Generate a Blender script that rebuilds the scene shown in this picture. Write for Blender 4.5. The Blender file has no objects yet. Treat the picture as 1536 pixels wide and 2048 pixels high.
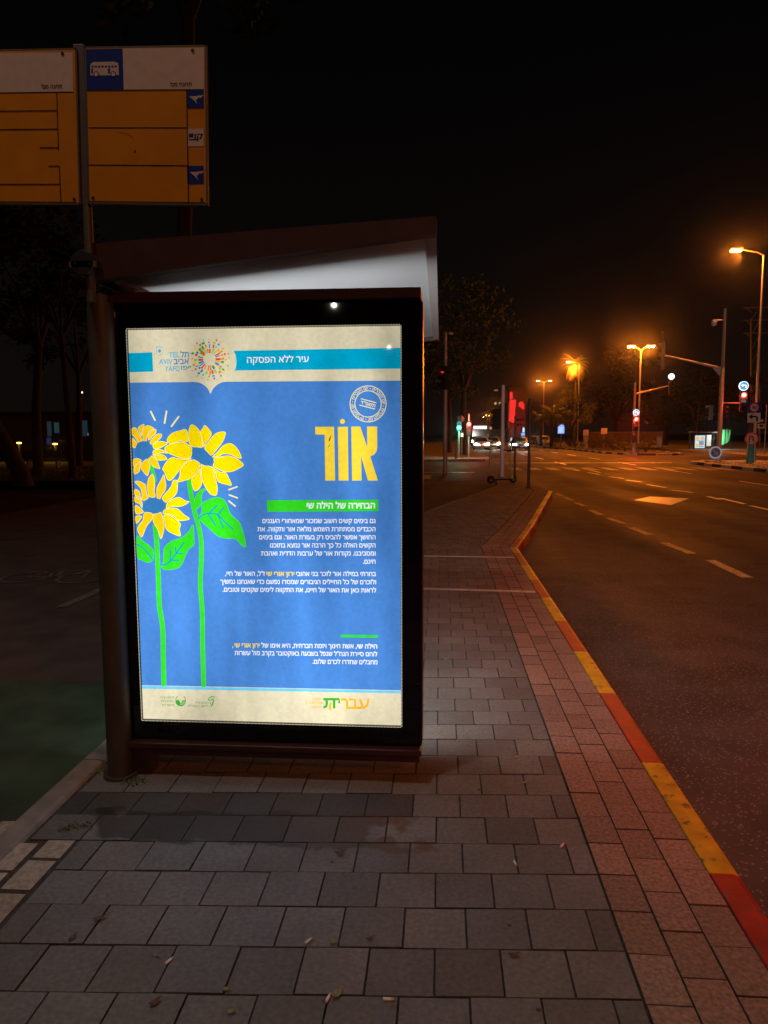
import bpy, bmesh, math, random
from mathutils import Vector, Matrix
from mathutils.geometry import delaunay_2d_cdt
R = math.radians
sc = bpy.context.scene
COL = sc.collection
random.seed(7)

# ------------------------------------------------------------------ camera, sky, light, exposure
FPX, PITCH, ROLL, YAW, CAMH = 1467.05, -0.1043188, -0.0042355, 0.0776990, 1.55
_cy, _sy = math.cos(YAW), math.sin(YAW)
FWD = Vector((-_sy*math.cos(PITCH), _cy*math.cos(PITCH), math.sin(PITCH)))
_r0 = Vector((_cy, _sy, 0)); _u0 = _r0.cross(FWD)
RGT = math.cos(ROLL)*_r0 + math.sin(ROLL)*_u0
UPV = -math.sin(ROLL)*_r0 + math.cos(ROLL)*_u0
CAM = Vector((0, 0, CAMH))
cd = bpy.data.cameras.new('camera'); cam = bpy.data.objects.new('camera', cd); COL.objects.link(cam)
M = Matrix((RGT, UPV, -FWD)).transposed().to_4x4(); M.translation = CAM
cam.matrix_world = M
cd.sensor_fit = 'VERTICAL'; cd.sensor_height = 24.0; cd.lens = FPX/2048*24.0
cd.clip_start = 0.05; cd.clip_end = 3000
sc.camera = cam

def lin(c):
    c = c/255.0
    return c/12.92 if c <= 0.04045 else ((c+0.055)/1.055)**2.4
def rgb(r, g, b): return (lin(r), lin(g), lin(b), 1.0)

world = bpy.data.worlds.new('World'); sc.world = world; world.use_nodes = True
wn = world.node_tree; wn.nodes.clear()
_o = wn.nodes.new('ShaderNodeOutputWorld'); _b = wn.nodes.new('ShaderNodeBackground')
_g = wn.nodes.new('ShaderNodeTexCoord'); _s = wn.nodes.new('ShaderNodeSeparateXYZ')
_m = wn.nodes.new('ShaderNodeMapRange'); _m.inputs['From Min'].default_value = 0.0; _m.inputs['From Max'].default_value = 0.45
_x = wn.nodes.new('ShaderNodeMix'); _x.data_type = 'RGBA'
_x.inputs[6].default_value = (0.0042, 0.0030, 0.0024, 1)      # city glow low over the horizon
_x.inputs[7].default_value = (0.0009, 0.0008, 0.0009, 1)
wn.links.new(_g.outputs['Generated'], _s.inputs[0]); wn.links.new(_s.outputs['Z'], _m.inputs['Value'])
wn.links.new(_m.outputs[0], _x.inputs[0]); wn.links.new(_x.outputs[2], _b.inputs['Color'])
wn.links.new(_b.outputs[0], _o.inputs[0]); _b.inputs['Strength'].default_value = 1.0

sc.view_settings.view_transform = 'Standard'; sc.view_settings.look = 'None'
sc.view_settings.exposure = 0.0; sc.view_settings.gamma = 1.0
sc.cycles.use_denoising = True
sc.cycles.max_bounces = 5; sc.cycles.diffuse_bounces = 3; sc.cycles.glossy_bounces = 3
sc.cycles.sample_clamp_indirect = 3.0
sc.cycles.use_light_tree = True

def lamp(name, kind, loc, power, col, size=0.1, target=None, spot=None, blend=0.5):
    l = bpy.data.lights.new(name, kind); l.energy = power; l.color = col
    if kind in ('POINT', 'SPOT'): l.shadow_soft_size = size
    if kind == 'SPOT': l.spot_size = R(spot); l.spot_blend = blend
    o = bpy.data.objects.new(name, l); COL.objects.link(o); o.location = loc
    if target is not None:
        d = Vector(target)-Vector(loc); o.rotation_euler = d.to_track_quat('-Z', 'Y').to_euler()
    return o
SODIUM = (1.0, 0.225, 0.014)
# street lighting behind the photographer, and the red signal light that washes the kerb
lamp('street_light', 'SPOT', (-2.6, 0.6, 9.0), 500, (1.0, 0.88, 0.78), 0.3, (-1.4, 2.4, 0), 120)
lamp('street_light', 'SPOT', (7.0, -8.0, 8.0), 1100, (1.0, 0.30, 0.11), 0.25, (0.5, 4.0, 0.5), 90, 0.8)
lamp('signal_light', 'SPOT', (4.5, -1.5, 1.6), 2600, (1.0, 0.12, 0.05), 0.08, (3.9, 4.2, 0), 84, 1.0)
lamp('headlight_beam', 'SPOT', (9.0, -8.0, 1.1), 9000, (1.0, 0.90, 0.80), 0.12, (12.5, 45.0, 5.5), 38, 0.8)
lamp('street_light', 'POINT', (-5.493, -31.852, 8.191), 60, (1.0, 0.95, 0.75), 0.12)      # far lamps behind, mirrored in the glass
lamp('street_light', 'POINT', (-3.871, -48.843, 8.044), 24, (0.95, 1.0, 0.95), 0.11)

# ------------------------------------------------------------------ pixel of the 1536x2048 survey -> world
def ray(x, y): return RGT*((x-768)/FPX) + UPV*((1024-y)/FPX) + FWD
def G(x, y, z=0.0):
    d = ray(x, y); return CAM + d*((z-CAMH)/d.z)
def A(x, y, Y):
    d = ray(x, y); return CAM + d*(Y/d.y)

# ------------------------------------------------------------------ materials
MATS = {}
def mat(name, col, rough=0.6, metal=0.0, noise=0.0, nscale=20.0, bump=0.0, bscale=200.0, spec=0.5, emit=None, estr=0.0, tint=False, coat=0.0):
    if name in MATS: return MATS[name]
    m = bpy.data.materials.new(name); m.use_nodes = True; nt = m.node_tree; p = nt.nodes['Principled BSDF']
    p.inputs['Roughness'].default_value = rough; p.inputs['Metallic'].default_value = metal
    p.inputs['Specular IOR Level'].default_value = spec; p.inputs['Coat Weight'].default_value = coat
    p.inputs['Base Color'].default_value = col
    tc = nt.nodes.new('ShaderNodeTexCoord')
    cur = None
    if noise > 0:
        n = nt.nodes.new('ShaderNodeTexNoise'); n.inputs['Scale'].default_value = nscale; n.inputs['Detail'].default_value = 6
        nt.links.new(tc.outputs['Object'], n.inputs['Vector'])
        mr = nt.nodes.new('ShaderNodeMapRange'); mr.inputs['From Min'].default_value = 0.3; mr.inputs['From Max'].default_value = 0.7
        mr.inputs['To Min'].default_value = 1-noise; mr.inputs['To Max'].default_value = 1+noise*0.6
        nt.links.new(n.outputs['Fac'], mr.inputs['Value'])
        mx = nt.nodes.new('ShaderNodeMix'); mx.data_type = 'RGBA'; mx.blend_type = 'MULTIPLY'; mx.inputs[0].default_value = 1
        mx.inputs[6].default_value = col; nt.links.new(mr.outputs[0], mx.inputs[7]); cur = mx.outputs[2]
    if tint:
        at = nt.nodes.new('ShaderNodeAttribute'); at.attribute_name = 'tint'
        m2 = nt.nodes.new('ShaderNodeMix'); m2.data_type = 'RGBA'; m2.blend_type = 'MULTIPLY'; m2.inputs[0].default_value = 1
        if cur is not None: nt.links.new(cur, m2.inputs[6])
        else: m2.inputs[6].default_value = col
        nt.links.new(at.outputs['Color'], m2.inputs[7]); cur = m2.outputs[2]
    if cur is not None: nt.links.new(cur, p.inputs['Base Color'])
    if bump > 0:
        n = nt.nodes.new('ShaderNodeTexNoise'); n.inputs['Scale'].default_value = bscale; n.inputs['Detail'].default_value = 4
        nt.links.new(tc.outputs['Object'], n.inputs['Vector'])
        b = nt.nodes.new('ShaderNodeBump'); b.inputs['Strength'].default_value = bump; b.inputs['Distance'].default_value = 0.01
        nt.links.new(n.outputs['Fac'], b.inputs['Height']); nt.links.new(b.outputs[0], p.inputs['Normal'])
    if emit is not None:
        p.inputs['Emission Color'].default_value = emit; p.inputs['Emission Strength'].default_value = estr
    MATS[name] = m; return m
def glow(name, col, strength, sample=False):
    if name in MATS: return MATS[name]
    m = mat(name, (0.02, 0.02, 0.02, 1), 0.3, emit=col, estr=strength)
    if not sample: m.cycles.emission_sampling = 'NONE'
    return m

# ------------------------------------------------------------------ mesh builder
class MB:
    def __init__(s): s.v = []; s.f = []; s.m = []; s.smooth = []; s.mats = []; s.tint = {}
    def mi(s, m):
        if m not in s.mats: s.mats.append(m)
        return s.mats.index(m)
    def add(s, vs, fs, m, smooth=False, tint=None):
        b = len(s.v); s.v += [tuple(v) for v in vs]; k = s.mi(m)
        for f in fs:
            if tint is not None: s.tint[len(s.f)] = tint
            s.f.append(tuple(b+i for i in f)); s.m.append(k); s.smooth.append(smooth)
        return s
    def box(s, x0, x1, y0, y1, z0, z1, m, ch=0.0):
        if ch <= 0:
            vs = [(x, y, z) for z in (z0, z1) for y in (y0, y1) for x in (x0, x1)]
            return s.add(vs, [(0, 2, 3, 1), (4, 5, 7, 6), (0, 1, 5, 4), (2, 6, 7, 3), (0, 4, 6, 2), (1, 3, 7, 5)], m)
        bm = bmesh.new(); bmesh.ops.create_cube(bm, size=1)
        bmesh.ops.scale(bm, vec=(x1-x0, y1-y0, z1-z0), verts=bm.verts)
        bmesh.ops.translate(bm, vec=((x0+x1)/2, (y0+y1)/2, (z0+z1)/2), verts=bm.verts)
        bmesh.ops.bevel(bm, geom=bm.edges[:], offset=ch, segments=2, affect='EDGES', profile=0.5)
        return s.bm(bm, m)
    def bm(s, bm, m, smooth=False, free=True):
        bm.verts.ensure_lookup_table()
        for i, v in enumerate(bm.verts): v.index = i
        s.add([v.co.copy() for v in bm.verts], [[v.index for v in f.verts] for f in bm.faces], m, smooth)
        if free: bm.free()
        return s
    def tube(s, pts, rad, m, n=10, cap=True, smooth=True):
        pts = [Vector(p) for p in pts]; rs = rad if isinstance(rad, (list, tuple)) else [rad]*len(pts)
        vs = []; fs = []; prev = None
        for i, p in enumerate(pts):
            t = (pts[min(i+1, len(pts)-1)]-pts[max(i-1, 0)]).normalized()
            if prev is None: u = t.orthogonal().normalized()
            else: u = (prev-t*prev.dot(t)).normalized()
            prev = u; w = t.cross(u)
            for k in range(n):
                a = 2*math.pi*k/n; vs.append(p+u*math.cos(a)*rs[i]+w*math.sin(a)*rs[i])
        for i in range(len(pts)-1):
            for k in range(n):
                a = i*n+k; b = i*n+(k+1) % n; fs.append((a, b, b+n, a+n))
        s.add(vs, fs, m, smooth)
        if cap:
            c = len(pts)-1
            s.add(vs[:n], [tuple(range(n))[::-1]], m); s.add(vs[c*n:], [tuple(range(n))], m)
        return s
    def prism(s, poly, off, m, cap_m=None):
        """poly: list of 3D points, off: extrusion vector"""
        n = len(poly); off = Vector(off); a = [Vector(p) for p in poly]; b = [p+off for p in a]
        s.add(a+b, [tuple(range(n)), tuple(range(2*n-1, n-1, -1))]+[(i, i+n, (i+1) % n+n, (i+1) % n) for i in range(n)], m)
        return s
    def disc(s, c, nrm, r, m, n=20, th=0.0):
        nrm = Vector(nrm).normalized(); u = nrm.orthogonal().normalized(); w = nrm.cross(u); c = Vector(c)
        ps = [c+u*r*math.cos(2*math.pi*k/n)+w*r*math.sin(2*math.pi*k/n) for k in range(n)]
        if th: return s.prism(ps, -nrm*th, m)
        return s.add(ps, [tuple(range(n))], m)
    def ball(s, c, r, m, sc3=(1, 1, 1), sub=2, jit=0.0):
        bm = bmesh.new(); bmesh.ops.create_icosphere(bm, subdivisions=sub, radius=r)
        for v in bm.verts:
            k = 1+random.uniform(-jit, jit)
            v.co = Vector((v.co.x*sc3[0]*k+c[0], v.co.y*sc3[1]*k+c[1], v.co.z*sc3[2]*k+c[2]))
        return s.bm(bm, m, True)
    def mesh(s, name):
        me = bpy.data.meshes.new(name); me.from_pydata(s.v, [], s.f)
        for m in s.mats: me.materials.append(m)
        me.polygons.foreach_set('material_index', s.m); me.polygons.foreach_set('use_smooth', s.smooth)
        if s.tint:
            ca = me.color_attributes.new('tint', 'FLOAT_COLOR', 'CORNER')
            for p in me.polygons:
                t = s.tint.get(p.index, (1, 1, 1))
                for li in p.loop_indices: ca.data[li].color = (t[0], t[1], t[2], 1)
        me.update(); return me
    def build(s, name, parent=None):
        o = bpy.data.objects.new(name, s.mesh(name)); COL.objects.link(o)
        if parent is not None: o.parent = parent; o.matrix_parent_inverse = Matrix.Identity(4); 
        return o
def tag(o, label=None, cat=None, group=None, kind=None):
    for k, v in (('label', label), ('category', cat), ('group', group), ('kind', kind)):
        if v: o[k] = v
    return o
def thing(name, loc, label, cat, group=None, rz=0.0, scale=1.0):
    o = bpy.data.objects.new(name, None); COL.objects.link(o); o.location = loc; o.rotation_euler = (0, 0, rz); o.scale = (scale,)*3
    o.empty_display_size = 0.2
    return tag(o, label, cat, group)
def copy_tree(o, parent=None):
    c = o.copy(); COL.objects.link(c)
    if parent is not None: c.parent = parent
    for ch in list(o.children): copy_tree(ch, c)
    return c
def local(root): return Vector(root.location)

# ------------------------------------------------------------------ common materials
ASPH = mat('asphalt', (0.085, 0.072, 0.064, 1), 0.62, 0, 0.35, 2.2, 0.25, 260, 0.07)
BIKE = mat('path_asphalt', (0.105, 0.080, 0.078, 1), 0.85, 0, 0.3, 3.0, 0.5, 220, 0.3)
EARTH = mat('dark_earth', (0.035, 0.030, 0.022, 1), 0.95, 0, 0.4, 1.0, 0.4, 60, 0.2)
GRASS = mat('grass_blades', (0.055, 0.085, 0.025, 1), 0.8, 0, 0.4, 2.0)
JOINT = mat('joint_sand', (0.082, 0.070, 0.060, 1), 0.95, 0, 0.4, 30, 0.3, 400, 0.2)
GREYM = mat('grey_galvanised', (0.30, 0.29, 0.27, 1), 0.45, 0.6, 0.2, 14)
DARKM = mat('dark_metal', (0.020, 0.019, 0.018, 1), 0.45, 0.2)
BROWNM = mat('brown_paint', (0.050, 0.020, 0.015, 1), 0.35, 0.0, 0.2, 12)
POSTM = mat('post_paint', (0.070, 0.055, 0.036, 1), 0.55, 0.1, 0.25, 10)
BLACKG = mat('black_glass', (0.004, 0.004, 0.0045, 1), 0.025, 0, spec=0.5)
WHITEP = mat('white_panel', (0.50, 0.51, 0.53, 1), 0.30, 0, 0.06, 3)
WHITES = mat('sign_white', (0.44, 0.35, 0.28, 1), 0.7, 0, 0.08, 30, spec=0.1)
YELS = mat('sign_orange', (0.43, 0.165, 0.005, 1), 0.7, 0, 0.10, 9, spec=0.1)
BLUES = mat('sign_blue', (0.010, 0.022, 0.15, 1), 0.7, spec=0.1)
BLACKS = mat('sign_black', (0.012, 0.011, 0.011, 1), 0.7, spec=0.1)
REDS = mat('sign_red', (0.55, 0.02, 0.02, 1), 0.5)
ROADO = mat('old_path_paint', (0.22, 0.20, 0.19, 1), 0.8, 0, 0.5, 14, 0.3, 200)
ROADW = mat('road_paint', (0.78, 0.72, 0.62, 1), 0.42, 0, 0.25, 9)
ROADY = mat('road_paint_worn', (0.85, 0.64, 0.22, 1), 0.65, 0, 0.5, 14, 0.3, 200)
KRED = mat('kerb_red', (0.36, 0.012, 0.020, 1), 0.5, 0, 0.35, 9, 0.25, 120)
KYEL = mat('kerb_yellow', (0.60, 0.34, 0.015, 1), 0.5, 0, 0.35, 8, 0.25, 120)
KGREY = mat('kerb_concrete', (0.27, 0.23, 0.20, 1), 0.85, 0, 0.3, 10, 0.3, 150)
KBLK = mat('kerb_black', (0.03, 0.03, 0.03, 1), 0.7)
KWHT = mat('kerb_white', (0.66, 0.62, 0.56, 1), 0.7, 0, 0.3, 8)
LEAF = mat('leaf_green', (0.034, 0.050, 0.018, 1), 0.85, 0, 0.35, 1.5, spec=0.1)
LEAF2 = mat('leaf_olive', (0.085, 0.080, 0.030, 1), 0.8, 0, 0.35, 1.5, spec=0.15)
BARK = mat('bark', (0.034, 0.024, 0.017, 1), 0.9, 0, 0.4, 6, 0.5, 30)
TYRE = mat('rubber', (0.012, 0.012, 0.012, 1), 0.8)
GLASSD = mat('dark_glass', (0.010, 0.012, 0.014, 1), 0.08, 0)

def wear(m, under, scale, lo, hi, dist=None):
    """ragged patches where 'under' shows through"""
    nt = m.node_tree; p = nt.nodes['Principled BSDF']; tc = nt.nodes.new('ShaderNodeTexCoord')
    if dist is None:
        n = nt.nodes.new('ShaderNodeTexNoise'); n.inputs['Scale'].default_value = scale; n.inputs['Detail'].default_value = 9; n.inputs['Roughness'].default_value = 0.72; out = n.outputs['Fac']
    else:
        n = nt.nodes.new('ShaderNodeTexVoronoi'); n.inputs['Scale'].default_value = scale; n.inputs['Randomness'].default_value = 1; out = n.outputs['Distance']
    nt.links.new(tc.outputs['Object'], n.inputs['Vector'])
    mr = nt.nodes.new('ShaderNodeMapRange'); mr.inputs['From Min'].default_value = lo; mr.inputs['From Max'].default_value = hi; nt.links.new(out, mr.inputs[0])
    mx = nt.nodes.new('ShaderNodeMix'); mx.data_type = 'RGBA'; nt.links.new(mr.outputs[0], mx.inputs[0])
    bc = p.inputs['Base Color']
    if bc.links: nt.links.new(bc.links[0].from_socket, mx.inputs[6])
    else: mx.inputs[6].default_value = bc.default_value
    mx.inputs[7].default_value = under; nt.links.new(mx.outputs[2], bc)
for m_ in (KRED, KYEL):
    wear(m_, (0.13, 0.10, 0.08, 1), 14, 0.57, 0.62); wear(m_, (0.085, 0.06, 0.035, 1), 7.0, 0.55, 0.78)
ROADZ = mat('zebra_paint_worn', (0.34, 0.31, 0.28, 1), 0.6, 0, 0.4, 5)
for m_ in (ROADW, ROADY, ROADZ): wear(m_, (0.06, 0.054, 0.05, 1), 16, 0.58, 0.70)
wear(ASPH, (0.055, 0.048, 0.044, 1), 0.7, 0.58, 0.70); wear(ASPH, (0.028, 0.025, 0.023, 1), 2.3, 0.022, 0.012, 1)
def pavers(b, x0, x1, y0, y1, w, l, m, shear=0.0, gap=0.004, inside=None, tint=None, stag=0.5, h=0.0, cham=0.0013, jit=0.002):
    """rows run across (x); each row is offset by stag*w"""
    nr = int((y1-y0)/l)
    for r in range(nr):
        ya = y0+r*l; off = (r % 2)*stag*w
        n = int((x1-x0)/w)+2
        for c in range(-1, n):
            xa = x0+c*w+off; xb = xa+w
            xa2 = max(xa, x0); xb2 = min(xb, x1)
            if xb2-xa2 < 0.03: continue
            cx, cy = (xa2+xb2)/2, ya+l/2
            if inside and not inside(cx, cy): continue
            tile(b, xa2+gap/2, xb2-gap/2, ya+gap/2, ya+l-gap/2, m, shear, tint(cx, cy) if tint else None, h, cham, jit)
def tile(b, xa, xb, ya, yb, m, shear, tn, h, cham, jit):
    dz = random.uniform(-jit, jit); tx = random.uniform(-jit, jit)*3; ty = random.uniform(-jit, jit)*3
    cx, cy = (xa+xb)/2, (ya+yb)/2
    def P(x, y, z): return (x, y+shear*x, h+z+dz+(x-cx)*tx+(y-cy)*ty)
    c = cham
    vs = [P(xa+c, ya+c, 0), P(xb-c, ya+c, 0), P(xb-c, yb-c, 0), P(xa+c, yb-c, 0),
          P(xa, ya, -c), P(xb, ya, -c), P(xb, yb, -c), P(xa, yb, -c),
          P(xa, ya, -0.03), P(xb, ya, -0.03), P(xb, yb, -0.03), P(xa, yb, -0.03)]
    fs = [(0, 1, 2, 3)]
    for k in range(4):
        j = (k+1) % 4; fs.append((4+k, 4+j, j, k)); fs.append((8+k, 8+j, 4+j, 4+k))
    b.add(vs, fs[:1], m, False, tn); b.add(vs, fs[1:], JOINT)

# ------------------------------------------------------------------ ground, road, paths
def sheet(name, poly, z, m, kind='structure'):
    b = MB(); b.add([(p[0], p[1], z) for p in poly], [tuple(range(len(poly)))], m)
    return tag(b.build(name), kind=kind)
RZ = -0.13
sheet('ground', [(-1500, -300), (1500, -300), (1500, 2500), (-1500, 2500)], -0.30, EARTH)
def asphalt_road():
    m = MATS['asphalt']; nt = m.node_tree; p = nt.nodes['Principled BSDF']
    tc = nt.nodes.new('ShaderNodeTexCoord')
    v = nt.nodes.new('ShaderNodeTexVoronoi'); v.inputs['Scale'].default_value = 110
    nt.links.new(tc.outputs['Object'], v.inputs['Vector'])
    # pale aggregate chips: a few cells stand out
    s = nt.nodes.new('ShaderNodeSeparateColor'); nt.links.new(v.outputs['Color'], s.inputs[0])
    g = nt.nodes.new('ShaderNodeMath'); g.operation = 'GREATER_THAN'; g.inputs[1].default_value = 0.93
    nt.links.new(s.outputs[0], g.inputs[0])
    old = p.inputs['Base Color'].links[0].from_socket
    mx = nt.nodes.new('ShaderNodeMix'); mx.data_type = 'RGBA'
    nt.links.new(g.outputs[0], mx.inputs[0]); nt.links.new(old, mx.inputs[6]); mx.inputs[7].default_value = (0.20, 0.17, 0.15, 1)
    nt.links.new(mx.outputs[2], p.inputs['Base Color'])
    # worn wheel tracks are smoother
    n = nt.nodes.new('ShaderNodeTexNoise'); n.inputs['Scale'].default_value = 0.35; n.inputs['Detail'].default_value = 5
    mp = nt.nodes.new('ShaderNodeMapping'); mp.inputs['Scale'].default_value = (2.2, 0.35, 1)
    nt.links.new(tc.outputs['Object'], mp.inputs[0]); nt.links.new(mp.outputs[0], n.inputs['Vector'])
    mr = nt.nodes.new('ShaderNodeMapRange'); mr.inputs['From Min'].default_value = 0.3; mr.inputs['From Max'].default_value = 0.7
    mr.inputs['To Min'].default_value = 0.58; mr.inputs['To Max'].default_value = 0.80
    nt.links.new(n.outputs['Fac'], mr.inputs[0]); nt.links.new(mr.outputs[0], p.inputs['Roughness'])
asphalt_road()
sheet('road', [(-60, 25.0), (0.5, 25.0), (0.9, 10), (0.9, -30), (60, -30), (60, 2000), (-60, 2000)], RZ, ASPH)

KX0, KX1 = 0.952, 1.065
EDGE = [(KX0, -2.0), (KX0, 10.15), (1.45, 12.5), (2.95, 20.4), (3.0, 21.6), (2.86, 23.2), (2.5, 24.6), (1.9, 25.6)]    # kerb's inner line
def edge_x(y):
    for (xa, ya), (xb, yb) in zip(EDGE, EDGE[1:]):
        if ya <= y <= yb: return xa+(xb-xa)*(y-ya)/(yb-ya)
    return EDGE[-1][0]
PATHE = [(-1.72, -3), (-1.72, 10.5), (-1.35, 12.2), (-0.34, 14.7), (0.21, 16.9), (1.05, 19.9), (1.75, 22.8), (1.9, 25.6)]
def path_x(y):
    for (xa, ya), (xb, yb) in zip(PATHE, PATHE[1:]):
        if ya <= y <= yb: return xa+(xb-xa)*(y-ya)/(yb-ya)
    return PATHE[-1][0]
sheet('pavement_bed', EDGE+[p for p in PATHE[::-1]], -0.006, JOINT)

# grey square pavers, wet patches in front of the shelter
def wet_pavers():
    m = mat('grey_paver', (0.225, 0.205, 0.188, 1), 0.72, 0, 0.26, 60, 0.45, 320, 0.45, tint=True)
    nt = m.node_tree; p = nt.nodes['Principled BSDF']; tc = nt.nodes.new('ShaderNodeTexCoord')
    # big soft dirt patches
    n = nt.nodes.new('ShaderNodeTexNoise'); n.inputs['Scale'].default_value = 1.7; n.inputs['Detail'].default_value = 7; n.inputs['Roughness'].default_value = 0.65
    nt.links.new(tc.outputs['Object'], n.inputs['Vector'])
    mr = nt.nodes.new('ShaderNodeMapRange'); mr.inputs['From Min'].default_value = 0.35; mr.inputs['From Max'].default_value = 0.7; mr.inputs['To Min'].default_value = 0.72; mr.inputs['To Max'].default_value = 1.12
    nt.links.new(n.outputs['Fac'], mr.inputs[0])
    old = p.inputs['Base Color'].links[0].from_socket
    mx = nt.nodes.new('ShaderNodeMix'); mx.data_type = 'RGBA'; mx.blend_type = 'MULTIPLY'; mx.inputs[0].default_value = 1
    nt.links.new(old, mx.inputs[6]); nt.links.new(mr.outputs[0], mx.inputs[7])
    # seepage band: damp stone in a ragged strip at y 2.55..2.95
    sp = nt.nodes.new('ShaderNodeSeparateXYZ'); nt.links.new(tc.outputs['Object'], sp.inputs[0])
    n2 = nt.nodes.new('ShaderNodeTexNoise'); n2.inputs['Scale'].default_value = 9.0; n2.inputs['Detail'].default_value = 5
    nt.links.new(tc.outputs['Object'], n2.inputs['Vector'])
    def math_(op, a, b=None):
        q = nt.nodes.new('ShaderNodeMath'); q.operation = op
        for i, v in enumerate((a, b)):
            if v is None: continue
            if isinstance(v, (int, float)): q.inputs[i].default_value = v
            else: nt.links.new(v, q.inputs[i])
        return q.outputs[0]
    dy = math_('ABSOLUTE', math_('SUBTRACT', sp.outputs['Y'], 2.72))
    dx = math_('ABSOLUTE', math_('ADD', sp.outputs['X'], 0.78))
    e = math_('MAXIMUM', math_('DIVIDE', dy, 0.125), math_('DIVIDE', dx, 0.66))
    e = math_('ADD', e, math_('MULTIPLY', math_('SUBTRACT', n2.outputs['Fac'], 0.5), 1.5))
    w = nt.nodes.new('ShaderNodeMapRange'); w.inputs['From Min'].default_value = 0.86; w.inputs['From Max'].default_value = 1.0; w.inputs['To Min'].default_value = 1; w.inputs['To Max'].default_value = 0
    nt.links.new(e, w.inputs[0])
    mx2 = nt.nodes.new('ShaderNodeMix'); mx2.data_type = 'RGBA'; mx2.blend_type = 'MULTIPLY'
    nt.links.new(w.outputs[0], mx2.inputs[0]); nt.links.new(mx.outputs[2], mx2.inputs[6]); mx2.inputs[7].default_value = (0.40, 0.35, 0.32, 1)
    nt.links.new(mx2.outputs[2], p.inputs['Base Color'])
    rr = nt.nodes.new('ShaderNodeMapRange'); rr.inputs['To Min'].default_value = 0.70; rr.inputs['To Max'].default_value = 0.42
    nt.links.new(w.outputs[0], rr.inputs[0]); nt.links.new(rr.outputs[0], p.inputs['Roughness'])
    return m
PAVER = wet_pavers(); wear(PAVER, (0.050, 0.044, 0.040, 1), 5.0, 0.050, 0.030, 1); wear(PAVER, (0.30, 0.28, 0.26, 1), 23.0, 0.045, 0.02, 1); wear(PAVER, (0.075, 0.066, 0.058, 1), 2.6, 0.64, 0.72)
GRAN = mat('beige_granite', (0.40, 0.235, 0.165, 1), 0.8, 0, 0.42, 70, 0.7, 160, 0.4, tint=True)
GRAN2 = mat('pale_block', (0.46, 0.37, 0.30, 1), 0.85, 0, 0.35, 40, 0.6, 160, 0.3, tint=True)
def pt(cx, cy):
    k = random.uniform(0.80, 1.10); w = random.uniform(-0.035, 0.035)
    if 2.86 < cy < 3.04 and -1.62 < cx < -0.20: k *= random.uniform(0.30, 0.42)      # row of pavers still damp
    elif random.random() < 0.06: k *= 0.78
    return (k+w, k, k-w)
b = MB()
pavers(b, -1.385, 0.56, 0.345, 0.345+12*0.193+0.001, 0.196, 0.193, PAVER, 0.055, tint=pt)
pavers(b, -1.581, 0.56, 0.345+12*0.193, 10.2, 0.196, 0.193, PAVER, 0.055, tint=pt)
# beyond the bay the pavers run on between the path and the border
nr = int((25.2-10.2)/0.193)
for r in range(nr):
    y = 10.205+r*0.193; xa = path_x(y+0.1)+0.10; xb = edge_x(y+0.1)-0.40; x = xa-(r % 2)*0.098
    while x < xb-0.03:
        x2 = min(x+0.196, xb)
        if x2-max(x, xa) > 0.04: tile(b, max(x, xa)+0.003, x2-0.003, y+0.003, y+0.19, PAVER, 0.0, pt(x, y), 0.0, 0.0013, 0.002)
        x += 0.196
tag(b.build('pavement'), kind='structure')
b = MB()
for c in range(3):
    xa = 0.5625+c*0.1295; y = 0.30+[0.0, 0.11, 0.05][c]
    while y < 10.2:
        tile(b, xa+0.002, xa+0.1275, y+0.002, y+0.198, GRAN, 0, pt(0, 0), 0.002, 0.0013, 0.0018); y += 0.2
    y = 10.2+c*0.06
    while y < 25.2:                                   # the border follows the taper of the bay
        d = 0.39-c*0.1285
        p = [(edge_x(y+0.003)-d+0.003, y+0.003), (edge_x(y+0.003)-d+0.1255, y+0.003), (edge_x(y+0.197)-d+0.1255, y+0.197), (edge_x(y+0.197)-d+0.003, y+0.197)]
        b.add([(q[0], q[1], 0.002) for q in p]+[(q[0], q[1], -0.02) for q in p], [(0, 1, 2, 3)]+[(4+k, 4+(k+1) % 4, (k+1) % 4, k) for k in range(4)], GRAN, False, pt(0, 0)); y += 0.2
# small beige patch at the lower left
for r in range(7):
    for c in range(3):
        xa = -1.39-0.1285*(c+1)+(r % 2)*0.0; ya = 1.30+r*0.197+[0.0, 0.11, 0.06][c]
        if ya > 2.56: continue
        tile(b, xa+0.002, xa+0.1265, ya+0.002, ya+0.195, GRAN2, 0.02, pt(0, 0), 0.002, 0.010, 0.004)
tag(b.build('pavement_border'), kind='structure')
# two pale strips set across the pavement
b = MB()
for y, sl in ((9.25, -0.07), (7.22, -0.13)):
    b.add([(-1.55, y-sl*1.2, 0.006), (0.93, y+sl*0.35, 0.006), (0.93, y+sl*0.35+0.085, 0.006), (-1.55, y-sl*1.2+0.085, 0.006)], [(0, 1, 2, 3)], ROADW)
tag(b.build('pavement_strips'), kind='structure')

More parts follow.
